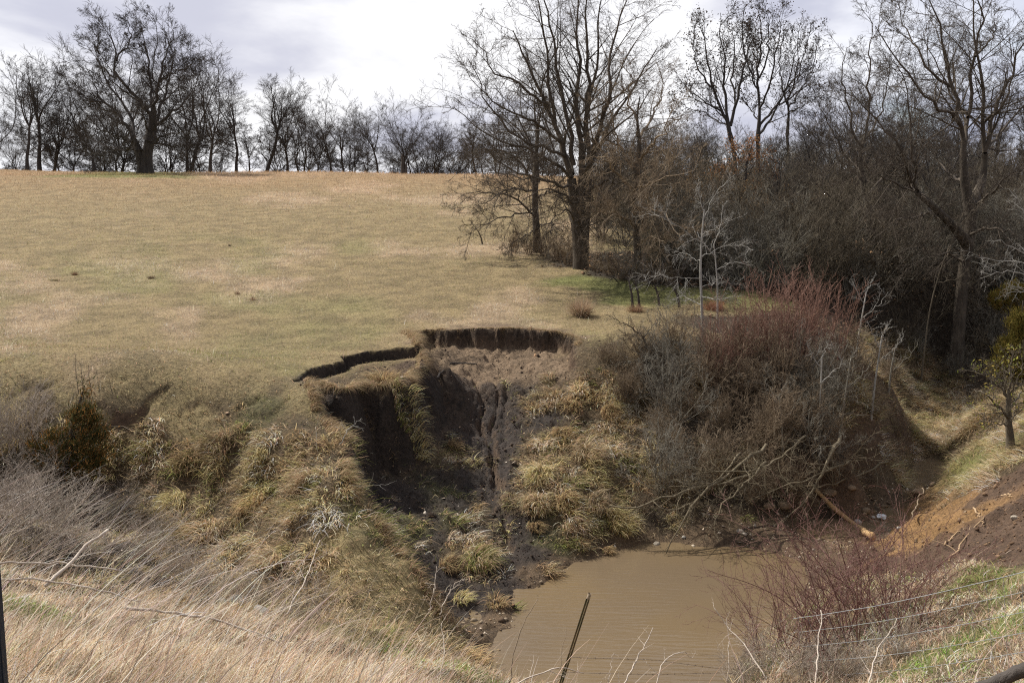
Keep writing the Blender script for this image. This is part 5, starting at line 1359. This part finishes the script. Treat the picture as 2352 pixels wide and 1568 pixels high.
for i, (pts, r0, lab) in enumerate([
 ([(1740,1085,18.6),(1660,1110,18.2),(1600,1120,17.9),(1540,1140,17.6),(1480,1165,17.4),(1400,1160,17.5)], .055, 'thick mossy limb arching left over the bank foot from the thicket'),
 ([(1760,1020,18.8),(1710,1060,18.2),(1660,1100,17.8),(1600,1140,17.5),(1570,1190,17.2),(1530,1270,16.9)], .05, 'forked dead limb reaching down into the pond'),
 ([(1930,1000,19.2),(1900,1060,18.6),(1870,1120,18.2),(1840,1170,18.0),(1790,1200,17.9)], .05, 'bent dark limb at the right of the thicket above the creek mouth'),
 ([(1760,1060,18.2),(1700,1120,17.6),(1660,1160,17.3),(1640,1210,17.1)], .035, 'thin hooked limb hanging over the pond shore'),
 ([(1700,1040,18.6),(1640,1110,17.9),(1590,1160,17.5),(1520,1180,17.3),(1500,1150,17.4)], .03, 'curled limb beside the mossy one'),
 ([(2040,1060,20),(1980,1090,19.5),(1920,1110,19),(1850,1120,18.6),(1780,1090,18.5)], .03, 'long thin limb stretching right towards the creek pool'),
 ([(1850,1000,18.9),(1780,1060,18.2),(1720,1090,17.9),(1650,1075,17.9),(1590,1090,17.9)], .035, 'grey limb crossing the middle of the thicket foot'),
 ([(1950,1060,19.0),(1880,1090,18.5),(1800,1120,18.1),(1720,1150,17.8)], .03, 'dark limb crossing low over the gravel shore')]):
    rod('dead_limb', pts, r0 * .75, .010, MOSSY, lab, 'limb', 7, .018, twigs=((12,.36),(6,.5),(4,.55)), seed=200 + i, rm=.0036)
rod('pale_stalk', [(104,1345,8.6),(160,1295,8.9),(205,1245,9.2),(248,1216,9.4)], .018, .013, DEAD, 'thick white dead stalk leaning over the left grass', 'stalk', 6, .006)
rod('dead_branch', [(290,1395,8.4),(400,1405,8.6),(480,1420,8.7),(560,1440,8.8),(640,1475,8.8)], .016, .008, DEAD, 'long pale branch lying across the left grass', 'branch', 6, .008, twigs=((4,.3),), seed=221)
rod('dead_branch', [(0,1293,8.6),(100,1290,8.9),(200,1300,9.1),(290,1312,9.2)], .012, .006, DEAD, 'thin pale branch reaching in at the left edge', 'branch', 6, .008, twigs=((5,.35),(3,.4)), seed=222)
rod('dead_branch', [(0,1330,8.2),(80,1328,8.4),(200,1345,8.6),(320,1380,8.7)], .010, .006, DEAD, 'lower of the two pale branches at the left edge', 'branch', 6, .006, seed=223)
rod('dead_sapling', [(660,1410,10.0),(690,1350,10.4),(710,1310,10.8),(735,1240,11.2)], .011, .005, DEAD, 'upright forked pale stem in front of the grassy spur', 'stem', 5, .01, twigs=((5,.45),(3,.5)), seed=224)
rod('dead_sapling', [(985,1400,12.2),(1000,1350,12.3),(1003,1300,12.4)], .010, .005, DEAD, 'bleached forked stem at the edge of the spur', 'stem', 5, .01, twigs=((4,.5),(3,.5)), seed=225)
rod('dead_sapling', [(1010,1410,12.0),(1035,1350,12.2),(1060,1330,12.2)], .009, .004, DEAD, 'second bleached stem leaning towards the mud ledge', 'stem', 5, .01, twigs=((4,.5),(3,.5)), seed=226)
rod('bare_twig', [(780,1020,15.6),(800,985,15.7),(830,960,15.8)], .008, .004, PALE_BARK, 'pale forked twig sticking out over the mud bowl', 'twig', 5, .01, twigs=((5,.5),(3,.5)), seed=227)
rod('bare_twig', [(730,1100,15.5),(728,1040,15.8),(725,980,16.2)], .008, .004, TWIG_GREY, 'thin upright twig at the left rim of the mud bowl', 'twig', 5, .01, twigs=((4,.4),(3,.5)), seed=228)
rod('bare_twig', [(800,1130,15.0),(850,1115,15.2),(890,1112,15.4)], .007, .003, PALE_BARK, 'thin pale twig reaching right across the mud wall', 'twig', 5, .006, twigs=((4,.4),), seed=229)
rod('stick', [(1033,836),(1060,835),(1095,838)], .02, .015, BARK_FAR, 'dark stick lying on the sandy slope under the scarp', 'stick', 6, .004)
rod('stick', [(1005,870),(1010,865),(1020,858)], .03, .02, BARK_FAR, 'short dark root stub on the soil ridge', 'stick', 6, .004)
rod('root', [(2095,1190,17.2),(2110,1150,17.6),(2118,1120,17.9)], .018, .010, TWIG_BROWN, 'thin curved root above the ochre soil', 'root', 5, .02)
for i, (a, b, c) in enumerate([((2235,1170),(2260,1210),'upper of the pale broken roots on the brown soil'), ((2180,1290),(2260,1190),'longest pale root lying down the brown soil'), ((2300,1140),(2325,1145),'small pale stick near the right edge of the brown soil'), ((2170,1255),(2215,1215),'pale root at the lower edge of the ochre soil')]):
    rod('root', [a, ((a[0] + b[0]) / 2, (a[1] + b[1]) / 2 - 5), b], .016, .009, bark_mat('pale_root', (.36,.24,.13), (.50,.36,.22), 3), c, 'root', 5, .012, twigs=((3,.3),), seed=240 + i)
# tall weed stems standing in front of the pond
for i, (pts, r0, lab) in enumerate([
 ([(1165,1590,8.2),(1180,1500,8.4),(1200,1430,8.5),(1235,1375,8.6)], .008, 'tall brown weed stem standing at the left of the pond'),
 ([(1270,1590,8.0),(1290,1520,8.2),(1300,1440,8.3)], .004, 'faint thin weed stem left of the steel fence post'),
 ([(1420,1600,7.6),(1450,1530,7.8),(1475,1490,7.9),(1500,1440,8.0)], .009, 'pale forked weed stem in front of the pond, right of the steel post'),
 ([(1500,1600,7.6),(1520,1520,7.8),(1560,1490,7.9),(1590,1510,8.0)], .006, 'arching dry weed with drooping seed head before the water'),
 ([(1110,1610,7.8),(1200,1560,8.0),(1290,1530,8.2),(1340,1545,8.4)], .010, 'long arched bramble cane low in front of the pond'),
 ([(1395,1600,7.6),(1400,1550,7.7),(1410,1500,7.8)], .004, 'thin straight weed between steel post and pale forked weed'),
 ([(1870,1600,7.2),(1880,1480,7.5),(1885,1400,7.7)], .008, 'upright grey weed stem in front of the red bush'),
 ([(1760,1560,8.4),(1720,1490,8.7),(1660,1425,9.0),(1640,1395,9.0)], .007, 'pale weed stem leaning left over the water from the red bush'),
 ([(1990,1600,6.9),(2010,1500,7.2),(2060,1420,7.5)], .008, 'forked pale weed behind the wire fence'),
 ([(1000,1580,7.6),(1020,1500,7.8),(1015,1430,8.0)], .005, 'thin weed stem on the pale grass left of the pond'),
 ([(1670,1570,9.0),(1675,1480,9.2),(1668,1420,9.3)], .005, 'thin weed stem at the right shore of the pond')]):
    rod('dried_weed', pts, r0, r0 * .4, DEAD if i not in (0, 1) else TWIG_BROWN, lab, 'weed', 5, .006, twigs=((5, .28), (3, .4)), seed=260 + i, rm=.0016)
# seed stalks standing behind the juniper
for i, (px, top, lab) in enumerate([(172, 812, 'tallest dark seed stalk above the juniper'), (185, 835, 'middle dark seed stalk above the juniper'), (203, 838, 'leaning seed stalk above the juniper'), (222, 850, 'thin seed stalk right of those above the juniper'), (250, 866, 'short bent stalk right of the juniper')]):
    rod('seed_stalk', [(px + 8, 905, 17.2), (px + 3, (905 + top) / 2, 17.2), (px, top, 17.2)], .006, .003, TWIG, lab, 'stalk', 5, .004, twigs=((6, .14),), seed=280 + i, rm=.0025)

# ------------------------------------------------------------------ stones
def stone(px, py, s, mat, label, seed, flat=.65, cat='stone'):
    rng = np.random.default_rng(seed)
    import bmesh
    bm = bmesh.new(); bmesh.ops.create_icosphere(bm, subdivisions=3, radius=1.0)
    k = rng.normal(0, 1, (5, 3)); k = nrm(k); o_ = rng.uniform(.55, .9, 5)
    for v in bm.verts:
        p = np.array(v.co)
        for kk, oo in zip(k, o_):
            d = p @ kk
            if d > oo: p = p - kk * (d - oo) * .85
        p = p * (1 + .06 * math.sin(5 * p[0] + seed) * math.cos(4 * p[1] + seed))
        v.co = p * np.array([1, .8, flat]) * s
    me = bpy.data.meshes.new('stone'); bm.to_mesh(me); bm.free()
    for p in me.polygons: p.use_smooth = True
    o = link('stone', me, mat); h = hit(px, py); o.location = (h[0], h[1], max(h[2], -.02) + s * flat * .35); o.rotation_euler = (0, 0, rng.uniform(0, 6.28))
    return tag(o, label, cat, 'stones at the water')
ST1 = bark_mat('pale_stone', (.30,.26,.20), (.44,.38,.30), 4, .8); ST2 = bark_mat('brown_stone', (.16,.12,.075), (.28,.20,.13), 5, .8); ST3 = bark_mat('grey_stone', (.26,.25,.22), (.42,.40,.36), 5, .8)
for i, (px, py, s, m_, lab) in enumerate([
 (1508,1253,.075,ST1,'pale angular stone at the far water line of the pond'), (1990,1180,.10,ST2,'rounded brown stone standing in the creek mouth'), (2008,1205,.10,ST2,'brown block of stone beside the rounded one in the creek'),
 (2112,1135,.16,ST2,'largest rounded stone at the lower end of the creek pool'), (1970,1210,.10,ST3,'grey stone under the middle of the orange-brown log'), (2005,1190,.05,ST3,'small grey stone left of the white scrap in the creek'),
 (1935,1200,.06,ST1,'pale flat stone left of the log'), (1870,1220,.07,ST2,'brown stone on the gravel behind the red thorn bush'), (1800,1168,.16,ST2,'broad brown stone half buried in the bank foot'), (1765,1165,.14,ST2,'broad stone left of the other half-buried one'),
 (1905,1140,.14,ST2,'mossy stone at the upper end of the log'), (1710,1230,.055,ST1,'pale pebble on the shore under the hooked limb'), (1570,1235,.05,ST3,'grey stone by the limb that dips into the pond'), (1700,1222,.07,ST1,'flat pale stone on the shore gravel'),
 (2065,1215,.06,ST3,'small stone at the foot of the ochre soil'), (2330,1194,.06,ST1,'pale stone alone on the brown soil of the right bank'), (1955,1130,.10,ST2,'dark stone beside the creek channel'), (2030,1165,.08,ST2,'low brown stone at the creek riffle'),
 (545,1395,.16,ST3,'grey stone half hidden in the gully, left one'), (600,1410,.14,ST3,'grey stone half hidden in the gully, right one'), (515,1392,.1,ST3,'small grey stone in the gully by the dark hole')]):
    stone(px, py, s, m_, lab, 300 + i)
# white crumpled scrap in the creek
rng = np.random.default_rng(9)
m = bark_mat('white_plastic', (.72,.76,.80), (.85,.88,.9), 6, .5)
import bmesh
bm = bmesh.new(); bmesh.ops.create_icosphere(bm, subdivisions=3, radius=.09)
for v in bm.verts:
    p = np.array(v.co); f = 1 + .35 * float(vnoise(np.array([p[0] * 30 + 5]), np.array([p[1] * 30 + p[2] * 22]), 3)[0]) * 1.6
    v.co = p * f * np.array([1.1, .8, .6])
me = bpy.data.meshes.new('plastic_scrap'); bm.to_mesh(me); bm.free()
o = link('plastic_scrap', me, m); h = hit(2024, 1192); o.location = (h[0], h[1], max(h[2], 0) + .04); tag(o, 'crumpled white plastic scrap lying in the creek', 'litter')
# pebbles, clods and dead leaves strewn on mud and gravel
def strew(name, n, x0, x1, y0, y1, wfun, size, cols, label, kind='flat', seed=5, zmin=.01):
    rng = np.random.default_rng(seed)
    x = rng.uniform(x0, x1, n); y = rng.uniform(y0, y1, n); wc = cov_at(x, y); z, gr = in_slump_wall(x, y)
    kp = (rng.random(n) < wfun(wc)) & (z > zmin) & (np.hypot(gr[:, 0], gr[:, 1]) < 1.8)
    x, y, z = x[kp], y[kp], z[kp]; n = len(x)
    s = rng.lognormal(0, .5, n) * size
    B = np.array([(1,0,0),(0,1,0),(-1,0,0),(0,-1,0),(0,0,.8),(0,0,-.8)], float)
    T = np.array([(0,1,4),(1,2,4),(2,3,4),(3,0,4),(1,0,5),(2,1,5),(3,2,5),(0,3,5)])
    if kind == 'flat': B[4:] *= .12; 
    a = rng.uniform(0, 6.28, n); ca, sa = np.cos(a), np.sin(a)
    Bv = B[None] * rng.uniform(.6, 1.3, (n, 6, 3)) * s[:, None, None]
    if kind == 'flat': Bv[:, :, 2] += Bv[:, :, 0] * rng.normal(0, .5, n)[:, None]
    X_ = Bv[:, :, 0] * ca[:, None] - Bv[:, :, 1] * sa[:, None] * .7; Y_ = Bv[:, :, 0] * sa[:, None] + Bv[:, :, 1] * ca[:, None] * .7
    V = np.stack([X_ + x[:, None], Y_ + y[:, None], Bv[:, :, 2] + z[:, None] + s[:, None] * (.3 if kind == 'flat' else .15)], 2).reshape(-1, 3)
    F = (np.arange(n)[:, None, None] * 6 + T[None]).reshape(-1, 3)
    cc = np.array(cols); C = cc[rng.integers(0, len(cc), n)] * np.exp(rng.normal(0, .2, (n, 1))); C = np.repeat(np.concatenate([C, np.ones((n, 1))], 1), 6, 0)
    tag(link(name, mk_mesh(name, V, F, {'col': ('FLOAT_COLOR', C)}), DIRT), label, 'litter' if kind == 'flat' else 'pebbles', kind='stuff')
DIRT = blade_mat('dirt_bits', 0.0)
strew('mud_clods', 22000, -6, 3, 12.5, 24, lambda w: w[:, 2] * .9 + w[:, 3] * .30 + w[:, 11], .013, [(.075,.055,.044),(.10,.075,.057),(.06,.045,.036)], 'dark crumbly clods strewn over the mud of the slump', 'clod', 5, -.02)
strew('pebbles', 9000, -2, 12, 12.5, 24, lambda w: w[:, 5] * .9 + w[:, 4] * .1, .022, [(.22,.16,.10),(.34,.27,.19),(.14,.10,.07),(.42,.36,.28)], 'small brown and pale pebbles on the shore of the pond and creek', 'clod', 6, -.03)
strew('soil_clods', 14000, 4, 14, 8, 21, lambda w: w[:, 10] + w[:, 4] * .5, .017, [(.17,.11,.07),(.22,.145,.09),(.14,.09,.06)], 'loose brown clods on the bare soil of the right bank', 'clod', 7)
strew('dead_leaves', 5200, -8, 12, 12, 25, lambda w: w[:, 2] * .35 + w[:, 3] * .12 + w[:, 5] * .4 + w[:, 1] * .18 + w[:, 8] * .6, .020, [(.55,.45,.34),(.42,.30,.20),(.62,.55,.46),(.35,.22,.13)], 'scattered pale dead leaves on mud, shore and banks', 'flat', 8)
strew('leaf_litter', 30000, 0, 30, 26, 60, lambda w: w[:, 8] * .9, .05, [(.26,.16,.09),(.20,.13,.08),(.34,.24,.15)], 'brown fallen leaves carpeting the floor of the wood', 'flat', 9)

# ------------------------------------------------------------------ small things on the field
def clump(name, px, py, r, nb, Lf, cols, label, cat, th=(0, 1.1), th1=(-.2, 2.2), wd=(.005, .009)):
    h = hit(px, py)
    a = RNG.uniform(0, 6.28, nb); rr = r * .45 * np.sqrt(RNG.random(nb))
    rr *= 1.5 * RNG.random(nb); x = rr * np.cos(a); y = rr * np.sin(a); z = land(x + h[0], y + h[1]) - h[2]
    Lf = Lf * .75
    o = blades(name, GM, np.stack([x, y, z - .01], 1), r * Lf * RNG.uniform(.6, 1.3, nb), RNG.uniform(*wd, nb), a + RNG.normal(0, .6, nb), RNG.uniform(*th, nb), RNG.uniform(*th1, nb), pal(nb, cols, np.ones(len(cols))), 4, wig=.15)
    o.location = h; return tag(o, label, cat)
clump('grass_clump', 1335, 726, .34, 1500, 1.9, [(.40,.28,.17),(.30,.21,.14),(.48,.38,.27)], 'round grey-brown grass clump standing alone above the scarp', 'grass clump')
clump('weed_clump', 172, 632, .14, 160, 1.6, [(.16,.10,.06),(.24,.15,.09)], 'small dark weed clump standing on the left of the field', 'weed')
clump('weed_clump', 347, 640, .17, 190, 1.1, [(.14,.10,.07),(.20,.14,.09)], 'low dark weed clump right of the small upright one', 'weed', th1=(.8, 1.8))
clump('weed_clump', 527, 566, .10, 90, 1.2, [(.12,.09,.07)], 'tiny dark weed on the upper field above the low clump', 'weed')
clump('weed_clump', 545, 676, .14, 100, 1.1, [(.20,.12,.08)], 'reddish weed tuft in the middle of the left field', 'weed')
clump('weed_clump', 580, 690, .14, 100, 1.1, [(.24,.15,.10)], 'pale reddish weed tuft beside the other one in the left field', 'weed')
clump('weed_clump', 125, 645, .3, 160, .5, [(.14,.12,.05)], 'flat dark weed mat left of the small weed clump', 'weed', th1=(1.2, 2.0))
clump('red_weeds', 1640, 712, .5, 700, .9, [(.42,.20,.11),(.36,.22,.14)], 'rusty orange weeds at the foot of the silvery sapling', 'weeds')
clump('brown_weeds', 1460, 716, .4, 500, .8, [(.26,.16,.10),(.32,.22,.14)], 'brown weeds round the dark thin sapling', 'weeds')

# ------------------------------------------------------------------ steel post, barbed wire, woven wire fence
STEEL = bark_mat('weathered_green_steel', (.085,.085,.045), (.20,.15,.085), 9, .6)
WIRE = bark_mat('galvanised_wire', (.34,.36,.37), (.46,.48,.48), 20, .45)
RUSTW = bark_mat('rusty_wire', (.16,.12,.09), (.26,.20,.15), 20, .6)
top = at_d(1354, 1363, 10.2); bot = at_d(1278, 1600, 10.2)
ax = nrm(top - bot); bot = bot - ax * .35
def prism(prof, p, q, up_=(0, -1, 0)):
    z = nrm(np.array(q) - np.array(p)); x = nrm(np.cross(np.array(up_, float), z)); y = np.cross(z, x)
    k = len(prof); V = [np.array(e) + x * a_ + y * b_ for e in (p, q) for a_, b_ in prof]
    return V, k
root = empty('steel_fence_post', bot, 0, 'thin tilted steel fence post in front of the pond', 'fence post')
prof = [(-.021,0),(.021,0),(.021,.005),(.004,.005),(.003,.032),(-.003,.032),(-.004,.005),(-.021,.005)]
V, k = prism(prof, np.zeros(3), top - bot)
bm = bmesh.new(); vs = [bm.verts.new(tuple(v)) for v in V]
for i in range(k): bm.faces.new((vs[i], vs[(i + 1) % k], vs[k + (i + 1) % k], vs[k + i]))
bm.faces.new(vs[k:]); bm.faces.new(vs[:k][::-1]); bmesh.ops.recalc_face_normals(bm, faces=bm.faces)
for i in range(14):                         # studs along the face
    c = (top - bot) * (.22 + i * .055) + np.array([0, -.004, 0])
    r_ = bmesh.ops.create_cube(bm, size=.011, matrix=Matrix.Translation(tuple(c)))
me = bpy.data.meshes.new('post'); bm.to_mesh(me); bm.free(); link('post', me, STEEL, root)
me_tip = mk_mesh('worn_tip', *join([tubes(*[a_ for a_ in poly_tube([(top - bot) * .965, (top - bot) * 1.004], .0225, .0225, k=4)], 6)]))
link('worn_tip', me_tip, bark_mat('worn_pale_paint', (.36,.27,.18), (.52,.44,.34), 9), root)

def wire(pts, r=.0014, k=40, sag=.0):
    P, R = poly_tube(pts, r, r, k=k); return P, R
# barbed wire from the post to the right, with its barbs
for j, (l, lab) in enumerate([([(1305,1507,10.2),(1343,1510,10.4),(1500,1514,10.8),(1640,1533,11.2),(1830,1545,11.4)], 'upper rusty barbed wire strung across in front of the pond'), ([(1297,1542,10.2),(1365,1545,10.3),(1500,1548,10.7),(1660,1544,11.2),(1830,1560,11.3)], 'lower rusty barbed wire strung across in front of the pond')]):
    pts = np.array([at_d(*p) for p in l]); c = pts[0].copy(); P, R = wire(pts - c, .0022, 60)
    root = empty('barbed_wire', c, 0, lab, 'barbed wire')
    link('strand', mk_mesh('strand', *tubes(P, R, 4)), RUSTW, root)
    b_ = []
    for q in range(2, 58, 2):
        p = P[0, q]; v = nrm(RNG.normal(0, 1, (2, 3))) * .014
        for w_ in v: b_.append(np.stack([p - w_, p, p + w_]))
    b_ = np.array(b_); link('barbs', mk_mesh('barbs', *tubes(b_, np.full(b_.shape[:2], .0018), 3)), RUSTW, root)
# woven wire fence climbing to the right
rows = [((1822,1420),(2440,1290)),((1835,1451),(2440,1337)),((1845,1484),(2440,1386)),((1855,1519),(2440,1436)),((1880,1551),(2440,1481)),((1900,1585),(2440,1528))]
root = None
for i, (a_, b_) in enumerate(rows):
    A = at_d(a_[0], a_[1], 11.0); B = at_d(b_[0], b_[1], 7.1)
    pts = [A + (B - A) * s_ + np.array([0, 0, -.05 * math.sin(math.pi * s_)]) for s_ in np.linspace(0, 1, 12)]
    if root is None:
        o0 = pts[0].copy(); root = empty('woven_wire_fence', o0, 0, 'slack woven wire fence running down the right foreground slope', 'fence')
    P, R = wire(np.array(pts) - o0, .0026 if i else .0034, 40)
    P[0, :, 2] += RNG.normal(0, .0015, 40); P[0] = np.concatenate([P[0][:1], (P[0][:-2] + P[0][1:-1] * 2 + P[0][2:]) / 4, P[0][-1:]])
    o = link('strand', mk_mesh('strand', *tubes(P, R, 5)), WIRE, root)
    if i == 0: ROW0 = P[0]
    ROWL = P[0]
st = []
for q in range(1, 40, 2):
    a_ = ROW0[q]; b_ = ROWL[min(39, q)] + np.array([0, 0, -.1])
    m1 = a_ + (b_ - a_) * .33 + RNG.normal(0, .006, 3); m2 = a_ + (b_ - a_) * .66 + RNG.normal(0, .006, 3)
    st.append(np.stack([a_, m1, m2, b_]))
st = np.array(st)
for s_ in st: link('stay_wire', mk_mesh('stay_wire', *tubes(s_[None], np.full((1, 4), .0018), 4)), WIRE, root)
# fallen rail at the lower right corner
rod('wooden_rail', [(2210,1600,6.6),(2300,1560,6.5),(2420,1510,6.4)], .045, .05, BARK_FAR, 'dark round wooden rail under the fence in the lower right corner', 'rail', 10, .004)
# dark post at the left edge
root = empty('dark_metal_post', (0, 0, 0), 0, 'dark blue-black metal post cut by the left edge', 'post')
t0 = at_d(-20, 1255, 3.2); b0 = at_d(-9, 1640, 3.0); root.location = b0 - np.array([0, 0, 1.2])
c = np.array(root.location)
bm = bmesh.new(); w_ = .018
prof = [(-w_, -w_), (w_, -w_), (w_, w_), (-w_, w_)]
V, k = prism(prof, b0 - c + np.array([.01, 0, -1.2]), t0 - c)
vs = [bm.verts.new(tuple(v)) for v in V]
for i in range(k): bm.faces.new((vs[i], vs[(i + 1) % k], vs[k + (i + 1) % k], vs[k + i]))
bm.faces.new(vs[k:]); bm.faces.new(vs[:k][::-1]); bmesh.ops.recalc_face_normals(bm, faces=bm.faces)
bmesh.ops.bevel(bm, geom=bm.edges[:], offset=.004, segments=2, affect='EDGES')
me = bpy.data.meshes.new('post'); bm.to_mesh(me); bm.free(); link('post', me, bark_mat('dark_painted_steel', (.018,.022,.030), (.030,.034,.042), 8, .5), root)
V, k = prism([(-w_ - .003, -w_ - .003), (w_ + .003, -w_ - .003), (w_ + .003, w_ + .003), (-w_ - .003, w_ + .003)], t0 - c - (t0 - b0) * .002, t0 - c + nrm(t0 - b0) * .012)
link('cap', mk_mesh('cap', np.array(V), np.array([(0,1,5,4),(1,2,6,5),(2,3,7,6),(3,0,4,7),(4,5,6,7),(3,2,1,0)])), STEEL, root)
